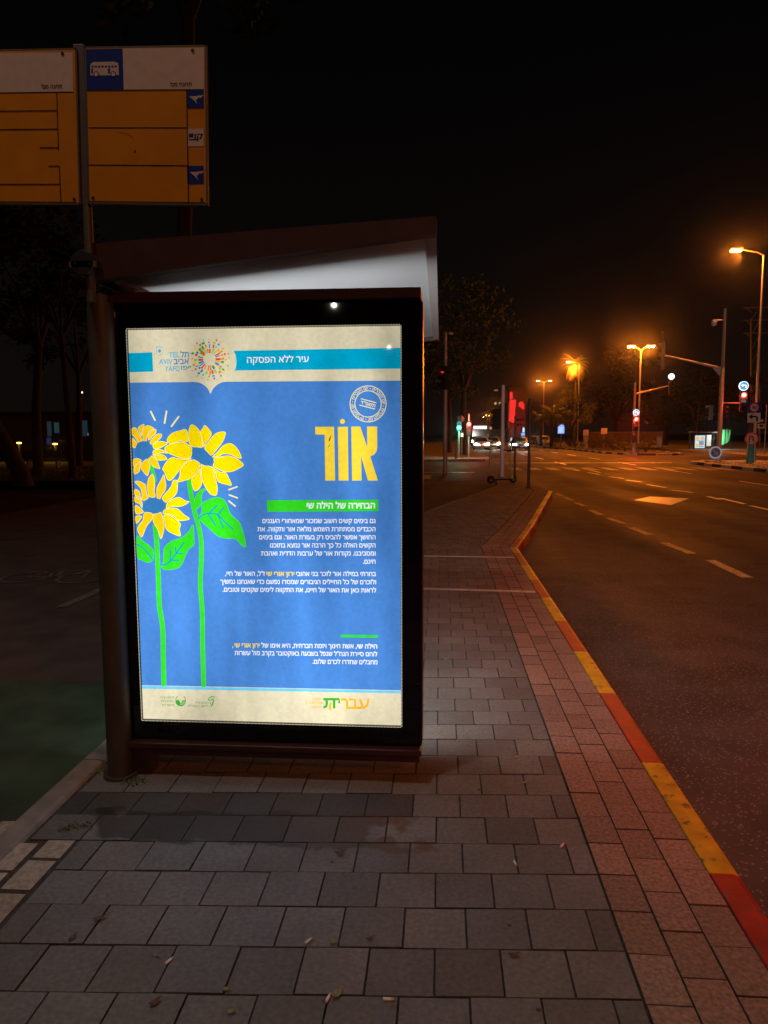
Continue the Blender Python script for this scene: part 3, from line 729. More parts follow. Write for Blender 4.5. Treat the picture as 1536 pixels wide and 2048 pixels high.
FB = [[(130, 370), (130, 320), (180, 250), (260, 205), (360, 180), (420, 160), (465, 190), (475, 280), (470, 370), (340, 360), (240, 390), (180, 405)], [(80, 485), (140, 430), (270, 390), (400, 380), (480, 420), (545, 480), (545, 560), (520, 640), (450, 655), (360, 650), (240, 605), (130, 550)],
      [(500, 390), (490, 250), (510, 120), (550, 82), (620, 120), (680, 200), (710, 290), (725, 400), (720, 465), (630, 460), (550, 450)], [(740, 440), (725, 320), (695, 200), (730, 150), (765, 92), (830, 150), (880, 230), (850, 300), (790, 390), (755, 455)],
      [(765, 480), (830, 370), (900, 280), (990, 215), (1110, 205), (1110, 270), (1070, 370), (980, 490), (880, 600), (820, 550)], [(895, 635), (980, 550), (1080, 440), (1190, 400), (1260, 430), (1340, 520), (1390, 645), (1330, 645), (1210, 590), (1090, 575), (1000, 620)],
      [(925, 660), (1050, 625), (1160, 610), (1270, 640), (1370, 700), (1425, 770), (1330, 835), (1220, 880), (1100, 880), (1000, 840), (910, 785), (930, 720)], [(870, 790), (950, 840), (1030, 890), (1120, 900), (1170, 980), (1220, 1110), (1140, 1100), (1010, 1060), (970, 1000), (945, 890)],
      [(705, 760), (770, 785), (850, 790), (920, 860), (945, 980), (980, 1150), (965, 1275), (900, 1280), (840, 1240), (760, 1110), (720, 1020), (705, 880)], [(690, 830), (695, 960), (715, 1080), (670, 1170), (620, 1205), (580, 1190), (540, 1050), (560, 980), (630, 920)],
      [(560, 680), (640, 710), (685, 750), (670, 820), (600, 930), (520, 1000), (430, 1030), (300, 1055), (340, 960), (350, 860), (420, 750)], [(200, 640), (290, 655), (400, 670), (540, 660), (440, 720), (370, 800), (300, 900), (210, 1010), (160, 1030), (120, 1000), (80, 890), (48, 830), (110, 720)]]
FC = [[(165, 255), (240, 245), (320, 275), (400, 330), (410, 430), (430, 540), (460, 605), (400, 650), (350, 670), (320, 630), (320, 520), (290, 400), (220, 320)], [(480, 580), (450, 470), (440, 330), (460, 200), (500, 130), (555, 95), (590, 200), (600, 330), (590, 460), (605, 590)],
      [(660, 620), (645, 520), (650, 390), (700, 290), (760, 180), (795, 100), (830, 220), (845, 350), (820, 460), (760, 540), (710, 635)], [(765, 620), (810, 540), (910, 430), (970, 340), (1000, 240), (1050, 220), (1095, 250), (1100, 380), (1080, 500), (1000, 600), (900, 660), (840, 710)],
      [(855, 840), (870, 740), (930, 670), (1040, 620), (1130, 600), (1200, 630), (1280, 680), (1355, 695), (1260, 765), (1150, 800), (1000, 800), (900, 825)], [(785, 920), (830, 865), (940, 840), (1060, 840), (1150, 890), (1240, 980), (1365, 1065), (1270, 1100), (1120, 1105), (1030, 1020), (930, 970), (800, 960)],
      [(800, 990), (930, 990), (1030, 1060), (1150, 1160), (1165, 1220), (1140, 1300), (1165, 1445), (1040, 1410), (900, 1340), (840, 1260), (820, 1120)], [(575, 970), (660, 960), (735, 930), (770, 1020), (800, 1150), (805, 1280), (770, 1440), (730, 1505), (690, 1370), (640, 1250), (575, 1150), (565, 1050)],
      [(370, 950), (430, 930), (545, 960), (540, 1080), (450, 1190), (390, 1300), (320, 1465), (260, 1400), (225, 1290), (270, 1190), (340, 1100)], [(165, 430), (230, 445), (275, 500), (285, 580), (310, 655), (240, 600), (165, 540)],
      [(165, 585), (250, 640), (320, 700), (320, 830), (270, 740), (175, 700)], [(175, 780), (250, 810), (350, 915), (290, 955), (190, 950)], [(185, 1020), (310, 1010), (290, 1070), (210, 1170), (190, 1130)]]
CA = [(260, 790), (330, 750), (430, 742), (510, 785), (560, 850), (575, 930), (550, 1020), (490, 1085), (400, 1115), (310, 1105), (240, 1060), (205, 980), (210, 900)]
CB = [(560, 480), (650, 478), (730, 482), (790, 540), (870, 610), (905, 660), (915, 720), (890, 775), (800, 775), (740, 755), (680, 720), (560, 630), (550, 560)]
CC = [(340, 800), (380, 710), (470, 640), (580, 610), (700, 640), (800, 690), (850, 760), (820, 850), (740, 910), (600, 940), (450, 920), (370, 870)]
z1 = zoomer(250, 810, 10.24); z2 = zoomer(320, 840, 8.533); zc = zoomer(255, 940, 10.971); z4 = zoomer(265, 970, 6.4); z0 = zoomer(250, 800, 3.4133)
def stem(pts, w):
    p = smooth(z0(pts), 5, False); poly(band(p, [w+1.6]*len(p), False), PGL, 2); poly(band(p, [w]*len(p), False), PGR, 3)
stem([(440, 540), (447, 620), (475, 760), (505, 870), (520, 960), (522, 1080), (515, 1260), (528, 1450), (530, 1650), (538, 1958)], 8.0)
stem([(205, 850), (215, 940), (222, 1080), (228, 1200), (235, 1400), (258, 1560), (262, 1750), (266, 1952)], 8.6)
stem([(168, 415), (190, 490), (205, 560)], 6.0)
def leaf(pts, veins):
    p = smooth(z4(pts), 5); poly(grow(p, 0.9), PGL, 2); poly(p, PGR, 4)
    for i, v in enumerate(veins): stroke(v, 13, PVB, 5+i % 2, z4, len(v) > 2)
leaf([(860, 400), (890, 340), (890, 250), (950, 200), (1080, 160), (1170, 190), (1210, 260), (1260, 380), (1360, 470), (1400, 560), (1440, 700), (1440, 795), (1380, 750), (1320, 690), (1190, 680), (1090, 650), (990, 560), (880, 460)],
     [[(840, 430), (910, 380), (980, 362), (1090, 380), (1180, 468), (1285, 562)], [(985, 360), (1085, 258)], [(970, 370), (1065, 515)], [(1095, 375), (1175, 290)], [(1095, 385), (1165, 545)]])
leaf([(945, 55), (880, 60), (820, 130), (795, 210), (800, 270), (820, 305), (880, 240), (885, 150), (900, 90)], [])
leaf([(775, 510), (720, 600), (620, 680), (500, 720), (420, 790), (400, 880), (400, 980), (370, 1040), (430, 1085), (550, 1070), (620, 1030), (680, 900), (720, 820), (785, 760), (785, 640)],
     [[(360, 1015), (410, 1020), (480, 980), (570, 860), (665, 735)], [(485, 980), (485, 825)], [(490, 962), (600, 962)], [(560, 870), (552, 795)], [(560, 875), (640, 872)]])
leaf([(60, 660), (140, 725), (230, 790), (270, 860), (265, 930), (245, 975), (190, 990), (120, 960), (70, 920)], [[(60, 760), (120, 790), (200, 870), (255, 950)]])
for pet, z, m in ((FA, z1, PYO), (FB, z2, PYL), (FC, zc, PYO)):
    for i, q in enumerate(pet):
        p = smooth(z(q), 4)
        mm = PYL if (m is PYO and z is zc and i in (3, 4, 5, 6)) or (z is z1 and i in (5, 6, 7)) else m
        poly(grow(p, 0.55), PPALE, 4+0.2*(i % 4)); poly(grow(p, -0.35), mm, 5+0.2*(i % 4))
for c, z in ((CA, z1), (CB, z2), (CC, zc)): poly(smooth(z(c), 4), PDB, 6)
for seg in ([(530, 135), (615, 310)], [(852, 130), (812, 370)], [(1100, 240), (955, 435)]): stroke(seg, 34, PPALE, 3, z1)
for seg in ([(1235, 60), (1340, 22)], [(1240, 127), (1345, 165)], [(1235, 205), (1315, 270)]): stroke(seg, 18, PPALE, 3, z4)
# title
z6 = zoomer(610, 760, 7.585)
for q in ([(155, 710), (440, 710), (445, 900), (458, 1525), (308, 1525), (298, 828), (157, 826)], [(497, 710), (650, 710), (660, 1525), (512, 1525)],
          [(702, 706), (838, 706), (945, 1025), (942, 706), (1094, 706), (1096, 1020), (1085, 1080), (1050, 1130), (990, 1158), (1105, 1525), (955, 1525), (852, 1150), (858, 1525), (715, 1525)], arc(568, 628, 38, 0, 345, 23)):
    poly(z6(q), PYW, 3)
for q in ([(400, 828), (368, 890), (358, 945), (380, 915), (392, 870)], [(380, 955), (365, 985), (350, 1028), (368, 1005)]): poly(z6(q), PBK, 4)
ring(957, 362, 273, 13, PPALE, 3, z6); ring(957, 362, 200, 12, PPALE, 3, z6)
def ring_text(body, cx, cy, r, h, mid, span, z, m):
    vs, fs = text_mesh(body, 0.012); x0 = min(v[0] for v in vs); x1 = max(v[0] for v in vs); out = []
    for x, y in vs:
        a = R(mid+span*((x-x0)/(x1-x0)-0.5)); rr_ = r+(y/0.594)*h
        out.append(PP(z([(cx+rr_*math.sin(a), cy-rr_*math.cos(a))])[0], 3))
    pb.add(out, fs, m)
for k in range(4):
    ring_text('יום העברית', 957, 362, 216, 40, -37+90*k, 74, z6, PPALE)
    a = R(8+90*k); poly(z6(arc(957+236*math.sin(a), 362-236*math.cos(a), 7, 0, 330, 11)), PPALE, 3)
def rot_text(body, right, left, h, z, m):
    rr = Vector(z([right])[0]); ll = Vector(z([left])[0]); d = (rr-ll); Ln = d.length; d.normalize(); up = Vector((d.y, -d.x)); k = z([(0, 1)])[0][1]-z([(0, 0)])[0][1]
    place_text(pb, body, (Ln, 0), (0, 0), h*k, lambda p: PP(tuple(ll+d*p[0]+up*(-p[1])), 3), m, 0.012)
rot_text('תשפ"ד', (1062, 415), (838, 362), 48, z6, PPALE)
stroke([(852, 285), (1080, 345)], 13, PPALE, 3, z6); stroke([(832, 382), (1058, 440)], 13, PPALE, 3, z6)
# body copy
poly([(534, 1000.5), (756, 999.5), (757, 1022), (535, 1023.5)], PGR, 2)
zb = zoomer(420, 960, 3.84)
tx('הבחירה של הילה שי', (1268, 217), (742, 218), 42, PW, zb, 0.03)
for body, l, y in (('גם בימים קשים חשוב שנזכור שמאחורי העננים', 403, 330), ('הכבדים מסתתרת השמש מלאה אור ותקווה. את', 365, 393), ('החושך אפשר להביס רק בעזרת האור. וגם בימים', 378, 455),
                   ('הקשים האלה כל כך הרבה אור נמצא בתוכנו', 462, 517), ('ומסביבנו. נקודות אור של ערבות הדדית ואהבת', 393, 579), ('חינם.', 1175, 642)):
    tx(body, (1272, y), (l, y), 31, PW, zb, 0.022)
tx('בחרתי במילה אור לזכר בני אהובי', (1275, 737), (662, 736), 31, PW, zb, 0.022); tx('ירון אורי שי', (648, 736), (432, 735), 31, PYW, zb, 0.03); tx('ז"ל, האור של חיי,', (422, 735), (117, 734), 31, PW, zb, 0.022)
tx('ולזכרם של כל החיילים הגיבורים שמסרו נפשם כדי שאנחנו נמשיך', (1276, 800), (80, 796), 31, PW, zb, 0.022)
tx('לראות כאן את האור של חיינו, את התקווה לימים שקטים וטובים.', (1277, 863), (98, 857), 31, PW, zb, 0.022)
poly(zb([(1003, 1188), (1289, 1190), (1289, 1211), (1003, 1207)]), PGR, 2)
tx('הילה שי,', (1285, 1293), (1118, 1292), 31, PW, zb, 0.034); tx('אשת חינוך ויזמת חברתית, היא אימו של', (1104, 1292), (395, 1286), 31, PW, zb, 0.022)
tx('ירון אורי שי', (383, 1285), (190, 1284), 31, PYW, zb, 0.03); tx(',', (179, 1284), (171, 1284), 31, PW, zb, 0.0, ref=0.594)
tx('לוחם סיירת הנח"ל שנפל בשבעה באוקטובר בקרב מול עשרות', (1285, 1353), (190, 1343), 31, PW, zb, 0.022)
tx('מחבלים שחדרו לכרם שלום.', (1286, 1415), (788, 1410), 31, PW, zb, 0.022)
# footer marks
z8 = zoomer(300, 1375, 9.6); z7 = zoomer(600, 1380, 8.084)
for body, l, y in (('המועצה', 205, 210), ('הציונית', 212, 280), ('בישראל', 220, 356)): tx(body, (468, y+1), (l, y-2), 40, PG2, z8, 0.01)
tx('האקדמיה', (1122, 312), (868, 306), 38, PG2, z8, 0.01); tx('ללשון העברית', (1124, 375), (738, 368), 38, PG2, z8, 0.01)
poly(z8([(490, 240), (560, 240), (590, 300), (630, 240), (692, 242)]+arc(590, 258, 100, 5, 175, 16)), PDG, 3)
poly(z8([(545, 358), (590, 340), (640, 358)]), PDG, 4)
for r_ in (48, 74): stroke(arc(598, 250, r_, 10, 100, 10), 9, PC, 4, z8)
stroke([(500, 240), (505, 200), (530, 165)], 14, PG2, 3, z8, True); stroke([(682, 240), (672, 200), (650, 165)], 14, PG2, 3, z8, True)
stroke([(1118, 235), (1145, 192), (1195, 172), (1258, 186)], [12, 18, 20, 6], PDG, 3, z8); stroke([(1118, 238), (1165, 243), (1230, 218)], 14, PDG, 4, z8)
stroke([(1190, 215), (1232, 265)], 16, PDG, 5, z8); stroke([(1212, 275), (1200, 330), (1162, 378)], [22, 26, 6], PDG, 3, z8); stroke([(1160, 285), (1168, 320)], 14, PDG, 4, z8)
for pts in ([(660, 150), (735, 150), (762, 178), (762, 285)], [(790, 152), (892, 152), (892, 285)], [(745, 286), (1035, 286), (1090, 240), (1106, 140)], [(968, 140), (1018, 268)]): stroke(pts, 38, POR, 3+len(pts) % 3, z7, caps=False)
for pts in ([(632, 215), (632, 147), (376, 147)], [(552, 150), (552, 295)], [(428, 150), (436, 215), (425, 262), (380, 280)]): stroke(pts, 40, PDG, 3+len(pts) % 3, z7, caps=False)
poly(z7([(492, 180), (508, 215), (502, 295), (514, 342), (490, 322), (466, 298), (474, 225)]), POR, 5)
tx('שפה', (350, 163), (198, 161), 36, POR, z7, 0.01); tx('שמחברת', (380, 222), (88, 218), 36, POR, z7, 0.01); tx('אותנו', (354, 289), (172, 286), 36, POR, z7, 0.01)
poster = pb.build('poster', casing)
# printed dots round the edge of the glass
b = SB(); n = 0
def dot(x, z): 
    s_ = 0.0017; y = 3.1476
    b.add([(x-s_, y, z-s_), (x+s_, y, z-s_), (x+s_, y, z+s_), (x-s_, y, z+s_)], [(0, 1, 2, 3)], PC)
for k in range(183):
    x = X0+0.0065*k
    dot(x, Z1+0.004); dot(x, Z0-0.004)
for k in range(270):
    z = Z0+0.0065*k; dot(X0-0.003, z); dot(X1+0.003, z)
b.build('edge_dots', casing)
b = SB(); b.add([(X0, 3.356, Z0), (X1, 3.356, Z0), (X1, 3.356, Z1), (X0, 3.356, Z1)], [(3, 2, 1, 0)], mat('rear_print', (0.2, 0.2, 0.2, 1), 0.2, emit=rgb(222, 226, 226), estr=8.2)); b.build('rear_poster', casing)

# ------------------------------------------------------------------ bus stop sign on its pole (top left)
SY = 2.965
stop = thing('bus_stop_sign', (-1.44, 2.99, 2.1), 'two orange and white bus stop plates on a pole clamped to the shelter roof', 'bus stop sign')
def sbuild(b, name, parent): b.__class__ = SB; return b.build(name, parent, stop)
b = MB(); b.tube([(-1.436, 2.99, 2.10), (-1.4365, 2.99, 2.50)], 0.0185, POSTM, 16); b.box(-1.458, -1.414, 2.974, 3.004, 2.482, 3.094, POSTM, 0.003); sbuild(b, 'pole', stop)
b = MB(); b.box(-1.505, -1.392, 2.952, 2.962, 2.232, 2.256, mat('clamp_zinc', (0.16, 0.11, 0.08, 1), 0.5, 0.5)); b.box(-1.505, -1.488, 2.962, 3.06, 2.232, 2.256, DARKM); b.box(-1.409, -1.392, 2.962, 3.06, 2.232, 2.256, DARKM)
for x in (-1.478, -1.418): b.tube([(x, 2.946, 2.244), (x, 2.952, 2.244)], 0.006, DARKM, 8)
sbuild(b, 'clamp', stop)
def SP(p, layer=0): v = A(p[0], p[1], SY); v.y = SY-0.0005*layer; return v
zs = zoomer(0, 60, 3.4133)
def plate(quad, items, texts, corners):
    b = MB(); q = [SP(p) for p in quad]
    b.prism(q[::-1], (0, 0.012, 0), YELS)
    for pts, m, l in items: b.add([SP(p, l) for p in pts][::-1], [tuple(range(len(pts)))], m)
    for body, r_, l_, h, m, bo in texts: place_text(b, body, r_, l_, h, lambda p: SP(p, 3), m, bo)
    pl = sbuild(b, 'sign_plate', stop)
    b = MB(); c = sum((Vector(p) for p in q), Vector())/4
    for i in range(4):
        p, r_ = q[i], q[(i+1) % 4]; d = (r_-p).normalized(); n = Vector((-d.z, 0, d.x)); n = n if n.dot(p-c) > 0 else -n
        b.prism([p+n*0.001-d*0.006, r_+n*0.001+d*0.006, r_+n*0.007+d*0.006, p+n*0.007-d*0.006], (0, 0.016, 0), POSTM)
    sbuild(b, 'frame', pl)
    for p in corners:
        b = MB(); v = SP(p); b.tube([(v.x, SY-0.004, v.z), (v.x, SY-0.0005, v.z)], 0.006, DARKM, 8); sbuild(b, 'bolt', pl)
    return pl
def rect(x0, y0, x1, y1): return zs([(x0, y0), (x1, y0), (x1, y1), (x0, y1)])
def line(x0, y0, x1, y1, w=7): return band(zs([(x0, y0), (x1, y1)]), w/3.4133, False)
bird = lambda x, y: [zs([(x+a, y+c) for a, c in q]) for q in ([(0, 5), (45, 2), (100, -4), (78, 16), (62, 12), (52, 30), (42, 20), (55, 58), (36, 34)],)]
items = [(zs([(588, 131), (838, 127), (845, 408), (592, 412)]), BLUES, 1), (zs([(838, 127), (1391, 121), (1393, 407), (845, 408)]), WHITES, 1)]
bus = [(618, 235), (640, 219), (780, 217), (808, 228), (812, 308), (790, 309), (775, 320), (755, 310), (680, 310), (660, 322), (640, 312), (618, 310)]
items.append((zs(bus), WHITES, 2))
for k in range(8): items.append((rect(626+k*22.5, 244, 641+k*22.5, 257), BLUES, 3))
items += [(rect(624, 263, 636, 297), BLUES, 3), (rect(738, 263, 752, 297), BLUES, 3)]
for x in (658, 775):
    items += [(zs(arc(x, 303, 20, 0, 340, 17)), BLUES, 3), (zs(arc(x, 303, 14, 0, 340, 17)), WHITES, 4)]
items += [(zs(arc(922, 827, 7, 0, 330, 9)), BROWNM, 3)]+[(line(a_[0], a_[1], c_[0], c_[1], 2), BROWNM, 3) for a_, c_ in (((800, 695), (860, 706)), ((860, 706), (895, 722)), ((895, 722), (912, 745)))]
items += [(line(592, 413, 1393, 408), BLACKS, 3), (line(606, 668, 1280, 668), BLACKS, 2), (line(606, 922, 1282, 927), BLACKS, 2), (line(1275, 410, 1288, 1178), BLACKS, 3), (line(610, 1170, 1400, 1178, 5), BLACKS, 2)]
for y in (412, 929):
    items.append((zs([(1277, y), (1390, y-2), (1392, y+122), (1280, y+124)]), BLUES, 3))
    for q in bird(1288+y*0.01, y+38): items.append((q, WHITES, 4))
items.append((zs([(1281, 676), (1391, 674), (1393, 794), (1283, 796)]), WHITES, 3))
items += [(rect(1290, 708, 1322, 735), BLUES, 4), (rect(1290, 745, 1345, 754), BLUES, 4)]
plate([(172, 97), (409.5, 93.5), (412.5, 406.5), (179.5, 405)], items,
      [("תחנה מס'", zs([(1308, 384)])[0], zs([(1160, 386)])[0], 24/3.4133, BLACKS, 0.02), ('קו', zs([(1385, 745)])[0], zs([(1328, 746)])[0], 36/3.4133, BLUES, 0.03)],
      zs([(1316, 140), (636, 1146), (1378, 1157)]))
X0p = -330
items = [(zs([(X0p, 160), (495, 152), (500, 422), (X0p, 432)]), WHITES, 1), (line(X0p, 434, 502, 424), BLACKS, 2), (line(388, 428, 400, 822), BLACKS, 2), (line(X0p, 558, 392, 551), BLACKS, 3), (line(X0p, 683, 394, 677), BLACKS, 3),
         (line(272, 804, 402, 804), BLACKS, 3), (line(330, 930, 408, 930), BLACKS, 3), (line(406, 932, 416, 1176), BLACKS, 2), (line(X0p, 1054, 410, 1054), BLACKS, 3), (line(X0p, 1170, 525, 1176, 5), BLACKS, 2)]
plate([(-98, 104), (149.5, 99.5), (157.5, 406), (-92, 405)], items, [("תחנה מס'", zs([(424, 399)])[0], zs([(282, 401)])[0], 24/3.4133, BLACKS, 0.02)], zs([(428, 160), (508, 1155)]))

# ------------------------------------------------------------------ street lamps
LAMPW = glow('sodium_lamp', (1.0, 0.55, 0.18, 1), 60.0)
def street_lamp(x, y, h, arms, label, power, white=False, base_z=0.0, arm_len=1.2):
    t = thing('street_lamp', (x, y, base_z), label, 'street lamp', 'street lamps over the junction and the avenue')
    b = MB(); b.tube([(0, 0, 0), (0, 0, 0.9), (0, 0, 0.95), (0, 0, h)], [0.11, 0.105, 0.085, 0.05], GREYM, 12); b.build('pole', t)
    power *= 0.6
    for s_ in arms:
        d = Vector((s_, 0, 0))
        b = MB(); b.tube([(0, 0, h-0.05), d*0.3+Vector((0, 0, h+0.12)), d*arm_len+Vector((0, 0, h+0.30))], [0.045, 0.04, 0.03], GREYM, 8); b.build('arm', t)
        e = d*(arm_len+0.25)+Vector((0, 0, h+0.30))
        b = MB(); b.box(e.x-0.36, e.x+0.36, -0.15, 0.15, h+0.26, h+0.38, GREYM, 0.05); hd = b.build('lamp_head', t)
        b = MB(); b.box(e.x-0.27, e.x+0.27, -0.12, 0.12, h+0.19, h+0.258, LAMPW, 0.03); b.build('lens', hd)
        if power:
            lamp('street_lamp_light', 'POINT', (x+e.x, y-0.1, base_z+h+0.10), power, SODIUM, 0.13)
    return t
p = A(1527, 520, 42); street_lamp(p.x, 42, 11.1, (-1,), 'tallest street lamp with one orange lamp, behind the no-U-turn sign post', 4600)
p = A(1282, 700, 64); street_lamp(p.x, 64, 8.6, (-1, 1), 'double street lamp on the median behind the red signal', 7000, arm_len=0.55)
p = A(1150, 722, 104); street_lamp(p.x+0.6, 104, 11.2, (-1,), 'single street lamp lighting the palm crown on the median', 13000)
p = A(1088, 763, 144); street_lamp(p.x, 144, 11.5, (-1, 1), 'double street lamp farther along the median, left of the lit palm', 7000, arm_len=0.9)
for i, (px_, py_, Y) in enumerate(((1016, 815, 270), (994, 827, 330), (985, 832, 400), (978, 831, 430), (972, 835, 480))):
    p = A(px_, py_, Y); street_lamp(p.x, Y, p.z, (-1,), ['nearest of the distant street lamps, just left of the red-lit tower', 'distant street lamp second from the tower in the far row', 'middle one of the tiny far street lamps', 'tiny far street lamp second from the left end', 'leftmost and farthest of the tiny street lamps'][i], 2500 if i < 2 else 0, arm_len=1.5)

# ------------------------------------------------------------------ traffic signals, poles and road signs
SIGR = glow('signal_red', (1.0, 0.05, 0.04, 1), 18.0); SIGG = glow('signal_green', (0.05, 1.0, 0.62, 1), 12.0); SIGO = mat('signal_off', (0.03, 0.02, 0.02, 1), 0.2)
SIGW = glow('sign_lit_white', (0.85, 0.97, 1.0, 1), 1.6); SIGB = glow('sign_lit_blue', (0.05, 0.35, 0.70, 1), 1.1)
POLEM = mat('signal_pole', (0.42, 0.36, 0.31, 1), 0.5, 0.4, 0.2, 8)
def head(t, c, lit=None, litm=None, w=0.34, h=1.0, face=(0, -1), name='signal_head'):
    """three-lamp head centred at local c, facing 'face'"""
    f = Vector((face[0], face[1], 0)).normalized(); s_ = Vector((f.y, -f.x, 0)); c = Vector(c); up = Vector((0, 0, 1))
    b = MB(); a = [c-s_*w/2-up*h/2, c+s_*w/2-up*h/2, c+s_*w/2+up*h/2, c-s_*w/2+up*h/2]; b.prism([q+f*0.0 for q in a], -f*0.2, DARKM)
    hd = b.build(name, t)
    for k in range(3):
        cc = c+up*(0.31*h)*(1-k)
        b = MB(); b.disc(cc+f*0.012, f, 0.115*h, litm if lit == k else SIGO, 18, 0.02); b.build('lens', hd)
        b = MB(); r_ = 0.135*h; n = 12; ps = []
        for j in range(n+1):
            an = math.pi*(-0.12)+math.pi*1.24*j/n; o_ = cc+s_*r_*math.cos(an)+up*r_*math.sin(an); ps.append(o_)
        for j in range(n): b.add([ps[j], ps[j+1], ps[j+1]+f*0.2, ps[j]+f*0.2, ps[j]*0.97+cc*0.03, ps[j+1]*0.97+cc*0.03, ps[j+1]*0.97+cc*0.03+f*0.2, ps[j]*0.97+cc*0.03+f*0.2], [(0, 1, 2, 3), (7, 6, 5, 4), (3, 2, 6, 7)], DARKM)
        b.build('visor', hd)
    return hd
def flat_arrow(b, c, s, m, y, pts): b.add([(c[0]+p[0]*s, y, c[1]+p[1]*s) for p in pts], [tuple(range(len(pts)))], m)
LEFT_ARROW = [(-0.5, 0.05), (-0.15, 0.33), (-0.15, 0.14), (0.2, 0.14), (0.28, 0.02), (0.28, -0.35), (0.46, -0.35), (0.46, 0.08), (0.28, 0.30), (0.1, 0.32)][:0]+[(-0.5, 0.1), (-0.12, 0.38), (-0.12, 0.2), (0.25, 0.2), (0.45, 0.05), (0.45, -0.35), (0.26, -0.35), (0.26, -0.02), (0.18, 0.03), (-0.12, 0.03), (-0.12, -0.16)]
def lit_sign(t, c, r, arrow=True):
    b = MB(); b.disc(c, (0, -1, 0), r, SIGW, 24, 0.08); b.disc((c[0], c[1]-0.004, c[2]), (0, -1, 0), r*0.86, SIGB if arrow else SIGW, 24)
    if arrow: flat_arrow(b, (c[0], c[2]), r*1.3, SIGW, c[1]-0.008, LEFT_ARROW)
    return b.build('lit_sign', t)
# island signal: tall pole with an arm and a camera
base = A(1437, 922, 41.5); bx_, by_ = base.x, 41.5
t = thing('traffic_signal', (bx_, by_, 0.0), 'tall grey signal pole with long left arm and camera on the traffic island', 'traffic signal', 'traffic signals at the junction')
b = MB(); b.tube([(0, 0, 0), (0, 0, 0.9), (0, 0, 0.92), (0, 0, 5.1), (0, 0, 5.12), (0, 0, A(1438, 617, 41.5).z)], [0.15, 0.14, 0.125, 0.11, 0.085, 0.07], POLEM, 14); b.build('pole', t)
e = A(1324, 711, 41.5)-Vector((bx_, by_, 0)); r0 = A(1436, 737, 41.5).z
b = MB(); b.tube([(0, 0, r0), (e.x+0.15, 0, e.z)], [0.075, 0.045], POLEM, 10); b.prism([(-0.05, -0.02, r0-0.05), (-0.5, -0.02, r0+0.02), (-0.05, -0.02, r0-0.5)], (0, 0.04, 0), POLEM); b.build('arm', t)
hd = head(t, (e.x-0.05, -0.0, e.z), None, None, 0.4, 1.45, face=(-0.96, 0.28))
b = MB(); b.disc((e.x-0.05, 0.1, e.z+0.98), (-0.96, 0.28, 0), 0.30, DARKM, 20, 0.14); b.build('round_sign', t)
c = A(1430, 645, 41.5)-Vector((bx_, by_, 0)); b = MB(); b.tube([(0, 0, c.z+0.12), (c.x, 0, c.z+0.12)], 0.03, POLEM, 8); b.ball((c.x-0.05, 0, c.z-0.03), 0.15, WHITEP, (1, 1, 1.1)); b.box(c.x-0.15, c.x+0.12, -0.1, 0.1, c.z+0.02, c.z+0.14, WHITEP, 0.03); b.build('camera_dome', t)
b = MB(); z_ = A(1438, 806, 41.5).z; b.tube([(0, 0, z_), (1.25, 0, z_-0.02)], 0.035, POLEM, 8); b.build('arm', t)
q = A(1487, 790, 41.5)-Vector((bx_, by_, 0)); head(t, (q.x, -0.05, q.z-0.33), 0, SIGR, 0.36, 1.05, face=(-0.25, -1))
q2 = A(1487, 772, 41.5)-Vector((bx_, by_, 0)); lit_sign(t, (q2.x, -0.06, q2.z), 0.25)
for px_ in (1419, 1450):
    q = A(px_, 825, 41.5)-Vector((bx_, by_, 0)); head(t, (q.x, 0.1, q.z), None, None, 0.28, 0.8, face=(1 if px_ > 1437 else -1, 0.3))
q = A(1427, 905, 41.3)-Vector((bx_, by_, 0))
b = MB(); b.disc((q.x+0.1, -0.22, q.z), (0, -1, 0), 0.34, glow('retro_white_glow', (0.8, 0.8, 0.85, 1), 0.25), 26, 0.02); b.disc((q.x+0.1, -0.225, q.z), (0, -1, 0), 0.26, mat('retro_blue', (0.10, 0.16, 0.5, 1), 0.4), 26)  # light thrown back by the white disc is put in as a weak glow
flat_arrow(b, (q.x+0.1, q.z), 0.42, WHITES, -0.229, [(-0.42, 0.28), (-0.28, 0.42), (0.14, 0.0), (0.28, 0.16), (0.36, -0.36), (-0.16, -0.28), (0.0, -0.14)]); b.build('keep_right_sign', t)
lamp('signal_glow', 'POINT', tuple(Vector((bx_, by_, 0))+Vector(((A(1487, 790, 41.5).x-bx_)-0.05, -0.35, A(1487, 790, 41.5).z))), 60, (1, 0.05, 0.03), 0.1)
# median signal
base = A(1270, 908, 59.0); bx_ = base.x; by_ = 59.6
t = thing('traffic_signal', (bx_, by_, 0.0), 'signal on the median tip, red under a lit blue arrow sign, thin right arm', 'traffic signal', 'traffic signals at the junction')
b = MB(); b.tube([(0, 0, 0), (0, 0, 1.1), (0, 0, 1.12), (0, 0, 5.6)], [0.17, 0.16, 0.12, 0.09], POLEM, 12); b.build('pole', t)
e = A(1336, 772, by_)-Vector((bx_, by_, 0)); r0 = A(1272, 788, by_).z
b = MB(); b.tube([(0, 0, r0), (e.x, 0, e.z)], [0.07, 0.04], POLEM, 8); b.build('arm', t)
q = A(1344, 773, by_)-Vector((bx_, by_, 0)); head(t, (q.x, 0, q.z-0.1), None, None, 0.42, 1.15)
q = A(1343, 753, by_)-Vector((bx_, by_, 0)); lit_sign(t, (q.x, -0.02, q.z), 0.24, False)
q = A(1271, 838, by_)-Vector((bx_, by_, 0)); head(t, (q.x, -0.2, q.z-0.36), 0, SIGR, 0.4, 1.15)
q = A(1271, 826, by_)-Vector((bx_, by_, 0)); lit_sign(t, (q.x, -0.24, q.z+0.04), 0.24)
q = A(1271, 838, by_); lamp('signal_glow', 'POINT', (q.x, by_-0.6, q.z), 520, (1, 0.04, 0.02), 0.12)
